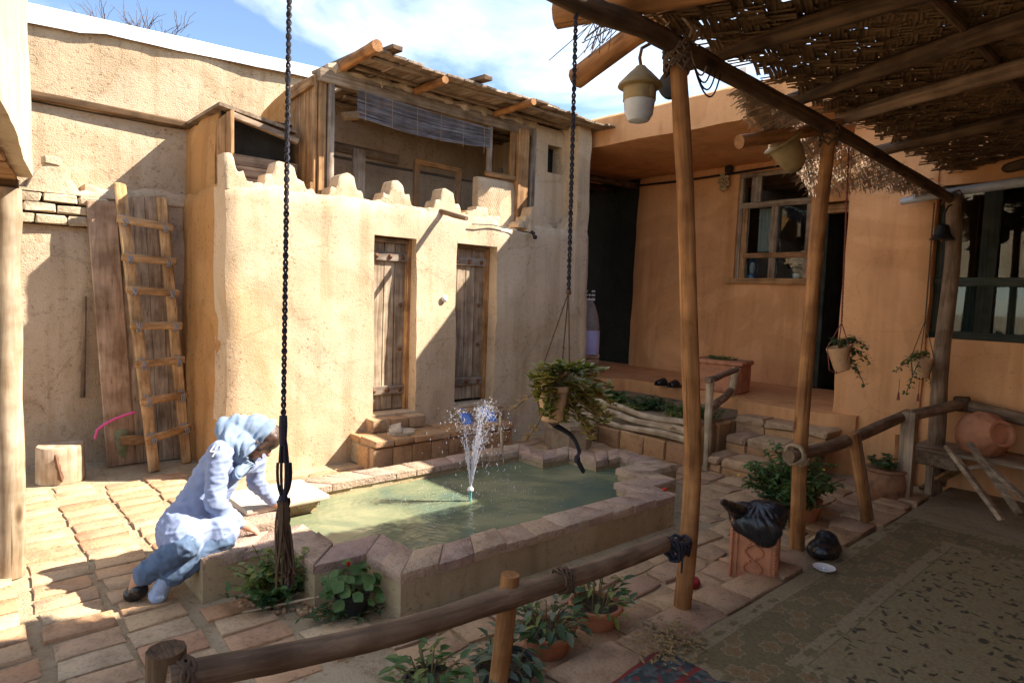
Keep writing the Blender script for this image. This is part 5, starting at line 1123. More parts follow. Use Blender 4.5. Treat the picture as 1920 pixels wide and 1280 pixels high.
ga = empty('dried_garland', at_x(1360, 340, XH - .06), 'dried pale seed head bunch pinned on the ochre wall beside the window', 'garland'); mb = MB(); c = at_x(1358, 342, XH - .07)
for k in range(26): a = k * 2.4; r = .006 + .085 * math.sqrt(k / 26); mb.ball(c + Vector((-rng.uniform(0, .03), math.cos(a) * r * .75, math.sin(a) * r * 1.35)), rng.uniform(.014, .03), 7)
mb.build('seed_heads', plain('dry_seed', (.38, .29, .16), .9, var=.5, scale=30), ga); mb = MB(); mb.tube([c, c + Vector((0, 0, .22))], .003, 4); mb.build('string', MAT['rope_tan'], ga)
# window sill things
ol = empty('oil_lantern', (XH + .12, 4.25, WZ0), 'little blue oil lantern standing behind the lower left pane', 'lantern'); c = Vector((XH + .10, 4.20, WZ0 + .01)); bl_ = plain('blue_enamel', (.06, .14, .26), .35, .3)
mb = MB(); mb.lathe([(.06, 0), (.062, .03), (.04, .06), (.03, .065)], c, 16); mb.lathe([(.03, .22), (.045, .225), (.03, .26), (.012, .28)], c, 14)
for s_ in (-1, 1): mb.tube([c + Vector((0, s_ * .05, .03)), c + Vector((0, s_ * .075, .14)), c + Vector((0, s_ * .04, .24))], .008, 6)
mb.build('body', bl_, ol); mb = MB(); mb.lathe([(.028, .065), (.042, .13), (.03, .21)], c, 14); mb.build('chimney', MAT['lampglass'], ol)
cu_ = MB(); c = Vector((XH + .10, 3.62, WZ0 + .01)); cu_.lathe([(.03, 0), (.045, .05), (.047, .06), (.04, .055)], c, 14); tag(cu_.build('white_cup', MAT['white']), 'small white cup on the window sill', 'cup')
hb = MB(); c = at_x(1437, 412, 8.25); hb.ball(c, (.05, .08, .1), 10); hb.ball(c + Vector((0, -.04, -.1)), (.04, .05, .08), 8); hb.ball(c + Vector((0, .05, .03)), (.04, .06, .05), 8); tag(hb.build('hanging_cloth', plain('cream_cloth', (.6, .52, .36), .9)), 'scrap of cream cloth hanging inside the upper left pane', 'cloth')

# ------------------------------------------------------------------ left side: leaning boards, ladder, stump, hoop, canister
ld = empty('leaning_plank_door', (1.3, 5.95, 0), 'unhinged door of brown planks leaning on the back wall behind the ladder', 'door')
bl0 = at_z(240, 868, 0); br0 = at_z(352, 856, 0); tl0 = at_y(226, 372, 6.38); tr0 = at_y(312, 368, 6.36)
def inter(u, v): return bl0.lerp(br0, u).lerp(tl0.lerp(tr0, u), v)
nP = 4
for k in range(nP):
    a, c = k / nP + .004, (k + 1) / nP - .004; mb = MB(); vs = []
    nn_ = (br0 - bl0).cross(tl0 - bl0).normalized()
    for d in (0, .035): vs += [inter(a, 0) - nn_ * -d, inter(c, 0) - nn_ * -d, inter(c, 1) - nn_ * -d, inter(a, 1) - nn_ * -d]
    mb.add(vs, [(0, 3, 2, 1), (4, 5, 6, 7), (0, 1, 5, 4), (1, 2, 6, 5), (2, 3, 7, 6), (3, 0, 4, 7)]); mb.build('plank', MAT['oldz'], ld)
for v_ in (.2, .78): mb = MB(); mb.bar(inter(0, v_) + Vector((0, .05, 0)), inter(1, v_) + Vector((0, .05, 0)), .03, .1); mb.build('ledge', MAT['oldx'], ld)
lp = MB(); a = at_z(202, 845, 0.0); b_ = at_y(190, 378, 6.34); lp.bar((a.x, 6.12, 0), b_ + Vector((0, 0, 0)), .21, .03, up=(0, 1, .2), ch=.004, jit=.004); tag(lp.build('leaning_board', woodmat('pale_board', (.58, .42, .29), (.44, .29, .19), axis=2)), 'single wide pale board leaning on the wall left of the ladder', 'board')
wb = MB(); wb.bar((.86, 6.12, .05), at_y(150, 395, 6.36), .035, .03, up=(0, 1, .2)); 
ladx = woodmat('pale_rung', (.56, .36, .18), (.40, .23, .10), axis=0, rnd=.15)
la = empty('wooden_ladder', (1.25, 5.72, 0), 'rough wooden ladder with lashed rungs leaning on the plank door', 'ladder')
fl0, fr0 = at_z(290, 884, 0), at_z(350, 868, 0.0); tl1, tr1 = at_y(224, 343, 6.16), at_y(302, 370, 6.14)
for a, c, q in ((fl0, tl1, 0), (fr0, tr1, 1)): mb = MB(); mb.bar(a, c, .082, .05, up=(0, 1, 0), ch=.012, jit=.004); mb.build('rail', MAT['ladder'], la)
for k, (yl, yr) in enumerate(((415, 428), (485, 492), (545, 551), (612, 612), (683, 676), (752, 742), (822, 803))):
    def onr(a, c, yy_):
        lo, hi = 0.0, 1.0
        def pyx(p): q = p - EYEP; z = q.dot(fwd); return 640 - FPX * q.dot(upv) / z
        for _ in range(40):
            m_ = (lo + hi) / 2
            if pyx(a.lerp(c, m_)) > yy_: lo = m_
            else: hi = m_
        return a.lerp(c, lo)
    p, q = onr(fl0, tl1, yl), onr(fr0, tr1, yr); d = (q - p).normalized(); fo = Vector((0, -.045, .01))
    mb = MB(); mb.bar(p - d * .06 + fo, q + d * .06 + fo, .03, .062, ch=.008, jit=.003); mb.build('rung', ladx, la)
    for pp in (p, q): wrap('lashing', plain('blue_lashing', (.25, .27, .30), .8) if k == 0 and pp is p else bpy.data.materials['blue_lashing'], la, pp + Vector((0, -.02, 0)), d, .04, 3, .04, .005, k)
lg = empty('log_stump', at_z(114, 908, 0), 'pale sawn tree stump standing by the left wall', 'stump'); c = at_z(114, 900, 0); c.z = 0
mb = MB(); mb.lathe([(.155, .0), (.16, .01), (.158, .15), (.155, .27), (.15, .282), (.08, .284), (.01, .284)], c, 30, rib=lambda i, k: .03 * math.sin(k * .8) + .02 * math.sin(k * 2.1 + 1)); mb.build('trunk', woodmat('sawn_stump', (.66, .52, .37), (.50, .36, .23), axis=2, rnd=.05, scale=.6), lg)
mb = MB(); mb.tube(line(c + Vector((-.04, -.165, .24)), c + Vector((-.01, -.165, .03)), 8, .03, 2), [.006, .02, .014, .02, .012, .016, .02, .006], 6, wob=.8); mb.build('bark_scar', plain('dark_scar', (.16, .08, .045), .9), lg)
hp_ = MB(); hc_ = at_y(215, 800, 6.0); hp_.tube([at_y(a, b_, 5.95) for a, b_ in ((178, 822), (182, 806), (196, 795), (215, 785), (238, 776), (255, 772))], .011, 7); tag(hp_.build('pink_hoop', plain('pink_plastic', (.65, .08, .25), .4)), 'bright pink plastic hose loop by the leaning board', 'hose')
ca = empty('green_canister', at_z(228, 872, 0), 'mossy green canister half hidden behind the ladder foot', 'canister'); c = at_z(226, 868, 0)
mb = MB(); mb.lathe([(.05, 0), (.085, .02), (.09, .10), (.09, .25), (.085, .29), (.05, .315), (.045, .34)], c, 20); mb.build('body', plain('mossy_green', (.20, .20, .10), .7, var=.4), ca); mb = MB(); mb.bar(c + Vector((-.02, -.1, .22)), c + Vector((.2, -.16, .21)), .03, .08); mb.build('wood_block', MAT['plankx'], ca)
sk = MB(); sk.tube([at_y(a, b_, 6.34) for a, b_ in ((160, 555), (158, 640), (155, 745))], [.012, .015, .02], 7); tag(sk.build('hanging_stick', MAT['polegrey']), 'thin wooden stick hanging on the shaded lower wall', 'stick')
bt = empty('bare_tree', (1.9, 10.5, 0), 'leafless twigs of a tree rising behind the tall back wall', 'tree'); mb = MB(); mb.tube([(2.0, 10.5, 0), (2.05, 10.5, 2.5), (2.1, 10.5, 4.2)], [.12, .1, .05], 8); mb.build('trunk', MAT['beam'], bt)
mb = MB()
def twig(p, d, ln, r, dep):
    q = p + d * ln; mb.tube([p, p.lerp(q, .5) + Vector((rng.uniform(-.03, .03), 0, .02)), q], [r, r * .8, r * .6], 4)
    if dep:
        for k in range(3): twig(p.lerp(q, rng.uniform(.5, 1)), (d + Vector((rng.uniform(-.7, .7), rng.uniform(-.5, .5), rng.uniform(-.2, .5)))).normalized(), ln * .7, r * .6, dep - 1)
for k in range(4): twig(Vector((2.1, 10.5, 4.0)), Vector((rng.uniform(-.6, .5), rng.uniform(-.3, .3), 1)).normalized(), .75, .016, 3)
mb.build('twigs', MAT['beam'], bt)

# ------------------------------------------------------------------ pots along the railing
leafmesh('fg', .085, .034, .35, GREEN); leafmesh('fgd', .085, .036, .3, DEEP); leafmesh('fgy', .08, .026, .35, GREENY); leafmesh('grey', .075, .036, .4, GREYG)
def bowlpot(name, label, c, r, h, mat, kinds, nl, spread, height, group='potted plants along the log rail'):
    root = empty(name, c, label, 'potted plant', group); mb = MB(); seg = 40
    mb.lathe([(r * .72, 0), (r * .76, .01), (r * .92, h * .75), (r * 1.0, h * .8), (r * 1.07, h * .84), (r * 1.08, h * .97), (r * 1.03, h), (r * .93, h * .98), (r * .9, h * .86), (r * .3, h * .84)], c, seg, rib=lambda i, k: (.025 if k % 2 else -.01) if i in (4, 5) else 0)
    mb.build('pot', mat, root); s = MB(); s.lathe([(r * .9, h * .80), (r * .88, h * .87), (r * .4, h * .90), (.01, h * .91)], c, 18); s.build('soil', MAT['soil'], root)
    sm = MB(); c0 = Vector(c) + Vector((0, 0, h * .85))
    for k in range(nl):
        a = rng.uniform(0, 6.283); rr = math.sqrt(rng.random()) * spread; zz = height * rng.uniform(.15, 1) * (1.1 - .5 * rr / spread); base = c0 + Vector((math.cos(a) * min(rr, r * .7) * .7, math.sin(a) * min(rr, r * .7) * .7, 0)); tip = c0 + Vector((math.cos(a) * rr, math.sin(a) * rr, zz))
        if k % 2 == 0: sm.tube(bez(base, base.lerp(tip, .5) + Vector((0, 0, .03)), tip, 6), .0035, 5)
        b_ = a + rng.uniform(-1, 1); leaf_obj(rng.choice(kinds), tip, Vector((math.cos(b_), math.sin(b_), rng.uniform(-.25, .6))), Vector((rng.uniform(-.3, .3), rng.uniform(-.3, .3), 1)), root, rng.uniform(.55, 1.05))
    sm.build('stem', STEM, root); return root
pA = at_z(1042, 1243, 0); pA = Vector((pA.x + .02, pA.y + .08, .0)); pB = at_z(1135, 1190, 0); pB = Vector((pB.x + .02, pB.y + .08, 0)); pC = at_z(958, 1300, 0); pC = Vector((pC.x, pC.y + .03, 0)); pD = at_z(822, 1330, 0); pD = Vector((pD.x - .0, pD.y + .06, 0))
bowlpot('terracotta_pot', 'ribbed terracotta bowl with broad leaved plant just right of the short rail post', pA, .115, .12, MAT['terra'], ['fg', 'fgy', 'fgd', 'grey'], 84, .15, .13)
bowlpot('terracotta_pot', 'terracotta bowl with bushy plant farthest right along the rail', pB, .118, .12, MAT['terra'], ['fg', 'fgd', 'fgy'], 76, .16, .18)
bowlpot('dark_pot', 'dark plastic pot of grey green leaves directly behind the short rail post', pC, .115, .12, plain('dark_plastic', (.03, .035, .035), .5), ['grey', 'fgd', 'grey'], 60, .15, .13)
bowlpot('dark_pot', 'low pot with bright green leaves at the bottom edge left of the short rail post', pD, .10, .09, plain('brown_plastic', (.05, .04, .03), .6), ['fgy', 'fg', 'fg'], 70, .15, .13)

# plant bed by the pool's near left notch
pb = empty('flower_shrub', (1.20, 3.03, 0), 'leggy green shrub with pale buds growing in the pool notch', 'shrub')
mb = MB(); bush(pb, (1.18, 3.02, 0), (.24, .15, .40), 26, 14, .042, .026, GREENY, stem_r=.005)
bush(pb, (1.20, 3.0, 0), (.22, .14, .30), 18, 14, .045, .032, GREEN)
bush(pb, (1.18, 2.98, 0), (.25, .12, .17), 14, 12, .04, .026, DEEP)
ge = empty('red_geranium', at_z(655, 1165, 0), 'small geranium with two red flower heads by the pool corner', 'geranium'); gc = at_z(660, 1150, 0)
gm = MB(); gm.lathe([(.05, 0), (.07, .01), (.085, .10), (.08, .10), (.02, .095)], gc, 18); gm.build('pot', plain('black_pot', (.02, .02, .02), .6), ge)
fm = MB(); sm = MB()
for k in range(75):
    a = rng.uniform(0, 6.28); r = rng.random() ** .5 * .14; z = .09 + rng.uniform(0, .20) * (1.1 - r / .2); p = gc + Vector((math.cos(a) * r, math.sin(a) * r, z)); nrm = Vector((math.cos(a) * .5 + rng.uniform(-.4, .4), math.sin(a) * .5 - .3, 1)).normalized(); u = nrm.orthogonal().normalized(); v_ = nrm.cross(u); R_ = rng.uniform(.018, .032); vs = [p] + [p + (u * math.cos(q) + v_ * math.sin(q)) * R_ * (1 + .12 * math.sin(q * 5)) + nrm * .006 for q in [6.283 * i / 9 for i in range(9)]]; fm.add(vs, [(0, 1 + i, 1 + (i + 1) % 9) for i in range(9)])
    if k % 3 == 0: sm.tube([gc + Vector((0, 0, .09)), p], .0025, 4)
fm.build('leaves', GREEN, ge, smooth=False, kind='stuff')
bush(ge, gc + Vector((-.05, -.02, 0)), (.22, .13, .09), 26, 12, .04, .016, DEEP, name='ground_leaves')
REDP = plain('red_petal', (.62, .025, .015), .6)
for px_, py_ in ((653, 1058), (685, 1062)):
    q = at_y(px_, py_, gc.y - .02); mb = MB(); sm.tube([gc + Vector((0, 0, .2)), q], .003, 4)
    for k in range(16): d = Vector((rng.gauss(0, 1), rng.gauss(0, 1), abs(rng.gauss(0, .8)))).normalized(); mb.leaf(q, d, Vector((0, 0, 1)), .017, .015, .1)
    mb.build('flower_head', REDP, ge, smooth=False)
sm.build('stem', STEM, ge)
pbl = MB()
for k in range(46):
    p = at_z(rng.uniform(450, 640), rng.uniform(1128, 1152), 0); pbl.ball(p + Vector((0, 0, .006)), (rng.uniform(.01, .024), rng.uniform(.01, .02), rng.uniform(.008, .016)), 6)
tag(pbl.build('pebbles', MAT['flag'], smooth=False), 'scatter of small pebbles and soil crumbs edging the pool notch', 'pebbles', kind='stuff')
stk = MB(); stk.tube(line(at_z(455, 1145, .02), at_z(600, 1118, .05), 8, .02), .006, 6); tag(stk.build('dry_stick', MAT['polepale']), 'thin dry stick lying across the pebbles by the pool', 'stick')
# bush behind the second post
bs = empty('yellow_flower_bush', at_z(1490, 985, 0), 'broad green bush with tiny yellow flowers behind the second post', 'bush'); bc = at_z(1500, 985, 0) + Vector((.1, .12, 0)); bc.z = 0
gm = MB(); gm.lathe([(.11, 0), (.13, .02), (.16, .16), (.15, .16), (.03, .15)], bc + Vector((.02, -.05, 0)), 22); gm.build('pot', MAT['terra'], bs)
bush(bs, bc, (.46, .32, .66), 70, 24, .06, .028, GREEN, stem_r=.006); bush(bs, bc, (.50, .33, .46), 50, 22, .06, .03, DEEP); bush(bs, bc + Vector((-.1, -.05, 0)), (.36, .22, .50), 16, 14, .05, .022, GREENY)
mb = MB()
for px_, py_ in ((1545, 880), (1385, 890), (1555, 905), (1430, 940)): q = at_y(px_, py_, bc.y - .2); mb.ball(q, .008, 6)
mb.build('flowers', plain('yellow_flower', (.65, .42, .04), .6), bs)
# plants in the terrace bed
for i, (yy_, lab) in enumerate(((3.5, 'low green plants in the bed nearest the stone steps'), (4.0, 'low green plants in the middle of the log edged bed'), (4.55, 'low green plants in the log edged bed beside the hanging planter'))):
    r_ = empty('bed_plant', (5.62, yy_, .40), lab, 'plant', 'plants in the log edged bed'); bush(r_, (5.62, yy_, .38), (.26, .32, .17), 46, 12, .06, .035, GREEN if i != 1 else DEEP, stem_r=.004); bush(r_, (5.45, yy_ + .1, .38), (.12, .2, .10), 10, 8, .045, .03, GREENY)
# terrace box planter, black shoes, far jar
bp_ = empty('terracotta_trough', (6.75, 3.95, .55), 'orange terracotta trough with clipped green plants on the terrace', 'planter'); a = at_z(1345, 745, .55); mb = MB(); mb.box((6.62, 3.78, .72), (.34, .56, .34), Matrix.Rotation(.15, 3, 'Z'), ch=.02, jit=.004); mb.box((6.62, 3.78, .885), (.38, .60, .05), Matrix.Rotation(.15, 3, 'Z'), ch=.012); mb.build('trough', MAT['terra'], bp_); bush(bp_, (6.62, 3.78, .88), (.15, .26, .09), 34, 8, .04, .02, GREEN, stem_r=.003)
def shoe(name, label, p, rz, ln, mat, cat, group=None, heel=False, z=0, open_=True, mat2=None):
    root = empty(name, p, label, cat, group); Rz = Matrix.Rotation(rz, 3, 'Z'); mb = MB(); n = 14; prof = []
    for k in range(n): t = k / (n - 1); wdt = ln * (.15 + .05 * math.sin(t * 2.6) + .035 * math.sin(t * math.pi * 1.0) ) * (1 if .08 < t < .92 else .72); prof.append((t * ln - ln / 2, wdt))
    for zz, k_ in ((0, .96), (.012, 1.0), (.022, .98)):
        for x, wd in prof: mb.v.append(Rz @ Vector((x, -wd * k_, zz)) + Vector(p))
        for x, wd in reversed(prof): mb.v.append(Rz @ Vector((x, wd * k_, zz)) + Vector(p))
    m_ = 2 * n
    for r in range(2):
        for k in range(m_): mb.f.append((r * m_ + k, r * m_ + (k + 1) % m_, (r + 1) * m_ + (k + 1) % m_, (r + 1) * m_ + k))
    mb.f.append(tuple(reversed(range(m_)))); mb.f.append(tuple(2 * m_ + k for k in range(m_))); mb.build('sole', mat2 or mat, root)
    up_ = MB(); n2 = 7; m2 = 9
    for i in range(n2):
        t = .52 + .46 * i / (n2 - 1); wdt = ln * (.2 + .02 * math.sin(t * 3)) * math.sqrt(max(.05, 1 - ((t - .55) / .47) ** 2)); hgt = ln * (.24 - .13 * (i / (n2 - 1)) ** 1.2)
        for k in range(m2): a = math.pi * k / (m2 - 1); up_.v.append(Rz @ Vector((t * ln - ln / 2, -math.cos(a) * wdt, .018 + math.sin(a) * hgt)) + Vector(p))
    for i in range(n2 - 1):
        for k in range(m2 - 1): q = i * m2 + k; up_.f.append((q, q + 1, q + m2 + 1, q + m2))
    ob = up_.build('upper', mat, root); sd = ob.modifiers.new('thick', 'SOLIDIFY'); sd.thickness = .006
    return root
blue_ = plain('blue_rubber', (.07, .18, .55), .4, var=.2, scale=25); 
c = at_z(872, 790, .39); sA = shoe('blue_slipper', 'blue rubber slipper leaning on the doorstep, left of the pair', (3.90, 4.99, .30), -1.75, .24, blue_, 'slipper', 'blue slippers on the doorstep')
sB = shoe('blue_slipper', 'blue rubber slipper leaning on the doorstep, right of the pair', (4.18, 4.97, .30), -1.5, .24, blue_, 'slipper', 'blue slippers on the doorstep')
for s_ in (sA, sB):
    s_.rotation_euler = (R(38), 0, 0)
beige = plain('beige_canvas', (.52, .42, .30), .85, var=.2)
c = at_z(752, 812, .275); shoe('beige_shoe', 'beige slip on shoe lying in front on the low doorstep', (c.x, c.y, .268), 2.9, .24, beige, 'shoe', 'beige shoes on the doorstep'); shoe('beige_shoe', 'beige slip on shoe tucked behind its mate on the low doorstep', (c.x + .07, c.y + .10, .268), 2.5, .24, beige, 'shoe', 'beige shoes on the doorstep')
blk = plain('black_leather', (.015, .014, .014), .3)
c = at_z(1256, 722, .56); shoe('black_shoe', 'black leather shoe on the terrace edge, left of the pair', (c.x, c.y + .08, .552), 3.0, .27, blk, 'shoe', 'black shoes on the terrace'); shoe('black_shoe', 'black leather shoe on the terrace edge, right of the pair', (c.x, c.y - .08, .552), 3.2, .27, blk, 'shoe', 'black shoes on the terrace')
# octagonal basin, draped jar beyond the corner, things in the dark passage
ob_ = empty('octagonal_basin', (4.86, 4.45, 0), 'grey octagonal stone basin standing beyond the pool corner', 'basin'); mb = MB(); mb.lathe([(.235, 0), (.245, .02), (.25, .215), (.28, .222), (.285, .265), (.24, .27), (.22, .22), (.05, .2)], (4.86, 4.47, 0), 8); mb.build('basin', stonemat('grey_stone', [(.33, .245, .16), (.36, .27, .18)], bump=.4), ob_, ang=20)
js = empty('draped_jar', (6.25, 5.75, .55), 'tall grey jar wrapped in lavender cloth under a white lattice crown by the corner', 'jar'); c = at_x(1098, 692, 6.3); c.z = .55
sz = (at_x(1098, 552, 6.3).z - .55); 
mb = MB(); mb.lathe([(.10, .26), (.135, .30), (.15, .45), (.155, .62), (.13, .78), (.09, .90), (.055, .96), (.05, .965)], c, 22); mb.build('jar', plain('grey_clay', (.30, .25, .21), .8), js)
mb = MB(); mb.lathe([(.155, .27), (.16, .30), (.162, .45), (.158, .58)], c, 26, rib=lambda i, k: .02 * math.sin(k * 1.7) + (.03 * math.sin(k * 2.3) if i == 3 else 0)); cl = mb.build('cloth', plain('lavender_cloth', (.52, .50, .78), .85, var=.2, scale=7), js)
mb = MB()
for k in range(22): mb.ball(c + Vector((math.cos(k * .57) * .07, math.sin(k * .57) * .07, .985 + .05 * (k % 3))), .016, 6)
mb.lathe([(.07, .96), (.082, .97), (.082, .985), (.05, .99)], c, 16); mb.build('crown', MAT['white'], js)
mb = MB()
for k in range(4): mb.box(c + Vector((rng.uniform(-.02, .02), rng.uniform(-.02, .02), .035 + .07 * k)), (.26, .22, .062), Matrix.Rotation(rng.uniform(-.3, .3), 3, 'Z'), ch=.015, jit=.01)
mb.build('stacked_stones', MAT['adobe_brick'], js)
bk = empty('black_bucket', (7.3, 6.6, .55), 'black bucket with a pale handle in the dark passage', 'bucket'); c = at_z(1165, 672, .55); mb = MB(); mb.lathe([(.12, 0), (.15, .26), (.155, .27), (.14, .26), (.05, .05)], c, 18); mb.build('pail', MAT['black_iron'], bk); mb = MB(); mb.tube([c + Vector((math.cos(a) * .15, 0, .26 + math.sin(a) * .16)) for a in [math.pi * k / 10 for k in range(11)]], .008, 5); mb.build('handle', MAT['lead'], bk)

# ------------------------------------------------------------------ terracotta box with black bag, bags, dish, red cloth, barrel pot
tb = empty('carved_terracotta_box', at_z(1405, 1085, 0), 'tall carved terracotta box holding a black plastic bag', 'planter box')
a = at_z(1364, 1084, 0); rh = Vector((a.x, a.y, 0)).normalized(); Xd = Vector((rh.y, -rh.x, 0)); ang_ = math.atan2(Xd.y, Xd.x) - .10; Rz = Matrix.Rotation(ang_, 3, 'Z'); wdt = .27; ctr = Vector((a.x, a.y, 0)) + Rz @ Vector((wdt * .47, wdt * .53, 0)); hh = .34
mb = MB(); mb.box(ctr + Vector((0, 0, hh / 2)), (wdt * .94, wdt * 1.05, hh), Rz, ch=.008, jit=.002); mb.build('box_body', MAT['terra'], tb)
mb = MB(); F0 = ctr + Rz @ Vector((0, -wdt * .53, 0))
for k in range(22):
    for s_ in (-1, 1): mb.ball(F0 + Rz @ Vector((s_ * wdt * .42, -.002, .015 + k * (hh - .03) / 21)), (.011, .008, .007), 6)
for s_ in (-1, 1): mb.box(F0 + Rz @ Vector((s_ * wdt * .33, 0, hh / 2)), (.008, .012, hh * .92), Rz)
mb.box(F0 + Rz @ Vector((0, 0, .025)), (wdt * .8, .012, .012), Rz)
for k in range(30):
    t = k / 29; x = .045 * math.sin(t * 9); mb.ball(F0 + Rz @ Vector((x, -.002, .04 + t * (hh - .07))), (.014, .010, .010), 6); mb.ball(F0 + Rz @ Vector((-x * 1.1, -.001, .04 + t * (hh - .07))), (.012, .009, .009), 6)
mb.build('relief', MAT['terra'], tb)
BAGV = None
def blobmesh(name, prims, voxel, mat, parent, smooth=4, disp=None, label=None):
    mb = MB()
    for p in prims:
        if p[0] == 'cap':
            _, a, b_, r0, r1 = p[:5]; a, b_ = Vector(a), Vector(b_); k = max(2, int((b_ - a).length / (min(r0, r1) * .5)) + 1)
            mb.tube([a.lerp(b_, i / (k - 1)) for i in range(k)] if (b_ - a).length > 1e-4 else [a, a + Vector((0, 0, .001))], [r0 + (r1 - r0) * i / (k - 1) for i in range(k)] if (b_ - a).length > 1e-4 else [r0, r0], 14); mb.ball(a, r0 * 1.0, 12); mb.ball(b_, r1 * 1.0, 12)
        else: mb.ball(p[1], p[2], 16, p[3] if len(p) > 3 else None)
    o = mb.build('tmp', None, local=True, smooth=False); md = o.modifiers.new('r', 'REMESH'); md.mode = 'VOXEL'; md.voxel_size = voxel
    sm_ = o.modifiers.new('s', 'SMOOTH'); sm_.factor = .5; sm_.iterations = smooth
    dg = bpy.context.evaluated_depsgraph_get(); me = bpy.data.meshes.new_from_object(o.evaluated_get(dg)); bpy.data.objects.remove(o)
    if disp:
        nrm = [v.normal.copy() for v in me.vertices]
        for v, q in zip(me.vertices, nrm): v.co += disp(v.co, q)
    me.materials.clear(); me.materials.append(mat)
    off = OFF[parent.name] if parent is not None else Vector((0, 0, 0)); me.transform(Matrix.Translation(-off)); me.shade_smooth()
    me.name = name; ob = bpy.data.objects.new(name, me); col.objects.link(ob)
    if parent is not None: ob.parent = parent; OFF[ob.name] = off
    return ob
def crumple(amp, s, seed=0): return lambda p, q: q * (amp * (abs(fbm(p, s, seed)) * 2 - .6 + .7 * abs(fbm(p, s * 2.3, seed + 3))))
tp = ctr + Vector((0, 0, hh))
bagp = [('ell', tp + Vector((0, 0, -.01)), (.165, .15, .075)), ('ell', tp + rgt0 * .05 + Vector((0, 0, .03)), (.12, .12, .055)), ('ell', tp - rgt0 * .07 + Vector((0, 0, .015)), (.08, .10, .055)), ('cap', tp - rgt0 * .09 + Vector((0, 0, .01)), at_y(1355, 940, ctr.y - .05), .045, .011)]
bagp.append(('ell', F0 + Rz @ Vector((.01, .0, hh - .02)), (.135, .035, .07), Rz)); bagp.append(('ell', F0 + Rz @ Vector((.05, .0, hh - .05)), (.07, .03, .07), Rz))
def bagfold(p, q):
    v_ = p - tp; th = math.atan2(v_.y, v_.x); r = math.hypot(v_.x, v_.y); return q * (.006 * (1.2 - 2.4 * abs(NZ.noise(Vector((th * 6 + p.z * 14, r * 9, p.z * 7)))) + .5 * fbm(p, 22, 3)))
bag = blobmesh('plastic_bag', bagp, .007, MAT['plastic_bag'], None, 4, bagfold)
tag(bag, 'black plastic bag stuffed into the carved terracotta box', 'bag')
c = at_z(1550, 1045, .06); bag2 = blobmesh('plastic_bag', [('ell', c + Vector((0, .02, .05)), (.13, .09, .06)), ('ell', c + Vector((.06, .03, .09)), (.07, .06, .05)), ('ell', c + Vector((-.09, 0, .06)), (.05, .05, .035))], .008, MAT['plastic_bag'], None, 6, crumple(.010, 11, 4)); tag(bag2, 'crumpled black bag lying on the porch edge by the second post', 'bag')
ds = MB(); c = at_z(1545, 1068, .075); ds.lathe([(.02, 0), (.04, .004), (.058, .014), (.060, .018), (.05, .014), (.02, .006)], c, 24); ds.ball(c + Vector((0, 0, .012)), (.012, .012, .008), 8); tag(ds.build('white_dish', MAT['white']), 'small white saucer on the rug edge near the second post', 'dish')
c = at_z(1300, 1110, 0); rc = blobmesh('red_cloth', [('ell', c + Vector((.03, .03, .03)), (.05, .04, .04)), ('ell', c + Vector((.0, .05, .06)), (.035, .03, .03))], .006, plain('red_fabric', (.32, .02, .03), .8), None, 2, crumple(.012, 20, 2)); tag(rc, 'crumpled red cloth on the ground behind the nearest post', 'cloth')
mb = MB(); c = at_z(1246, 922, .222); mb.ball(at_z(1246, 917, .235), (.022, .016, .012), 7); tag(mb.build('red_petals', REDP), 'tiny red blossom on the right corner of the pool rim', 'flower')
bp2 = empty('clay_barrel_pot', at_z(1676, 950, 0), 'round banded clay pot with a dark plant beside the corner post', 'pot'); c = at_z(1672, 948, 0) + Vector((.06, .08, 0)); mb = MB(); mb.lathe([(.10, 0), (.125, .03), (.15, .10), (.155, .15), (.15, .20), (.135, .25), (.15, .26), (.15, .28), (.12, .28), (.03, .26)], c, 26); mb.build('pot', plain('banded_clay', (.26, .13, .07), .8, var=.5), bp2); bush(bp2, c + Vector((0, 0, .26)), (.16, .14, .16), 16, 10, .06, .03, DEEP)
a = at_y(1650, 790, 2.1); sp2 = empty('sapling', (a.x, a.y, 0), 'thin young plant with a tuft of leaves behind the far railing', 'sapling'); mb = MB(); mb.tube(line((a.x, a.y, 0), a, 6, .02), .007, 6); mb.build('stem', STEM, sp2); fm = MB()
for k in range(26): q = a + Vector((rng.uniform(-.12, .12), rng.uniform(-.12, .12), rng.uniform(-.08, .06))); b_ = rng.uniform(0, 6.28); fm.leaf(q, Vector((math.cos(b_), math.sin(b_), rng.uniform(-.2, .3))), Vector((0, 0, 1)), .07, .026, .3)
fm.build('leaves', GREEN, sp2, smooth=False, kind='stuff')
# shaded corner: big ribbed clay jar lying on a plank shelf, folded trestle
sh = empty('plank_shelf', (6.1, 1.1, 0), 'dark plank shelf standing in the shaded corner under the window', 'shelf'); mb = MB(); mb.box((6.15, 1.0, .42), (.50, 1.3, .03), ch=.004); mb.build('shelf_board', MAT['oldy'], sh)
for y_ in (.45, 1.5): mb = MB(); mb.box((5.95, y_, .24), (.05, .05, .35)); mb.build('leg', MAT['oldz'], sh); mb = MB(); mb.box((6.33, y_, .24), (.05, .05, .35)); mb.build('leg', MAT['oldz'], sh)
jr = empty('ribbed_clay_jar', at_x(1840, 830, 6.1), 'big ribbed orange clay jar lying on its side in the dark corner', 'jar'); c = at_x(1842, 815, 6.12); mb = MB(); Rj = Matrix.Rotation(R(75), 3, rgt0) @ Matrix.Rotation(R(20), 3, 'Z'); mb.lathe([(.02, -.17), (.10, -.165), (.165, -.08), (.185, .0), (.165, .09), (.10, .16), (.085, .19), (.10, .21), (.08, .21), (.07, .18)], c, 88, Rj, rib=lambda i, k: .018 * math.cos(k * math.pi / 4) if 0 < i < 6 else 0); mb.build('jar', MAT['terra'], jr)
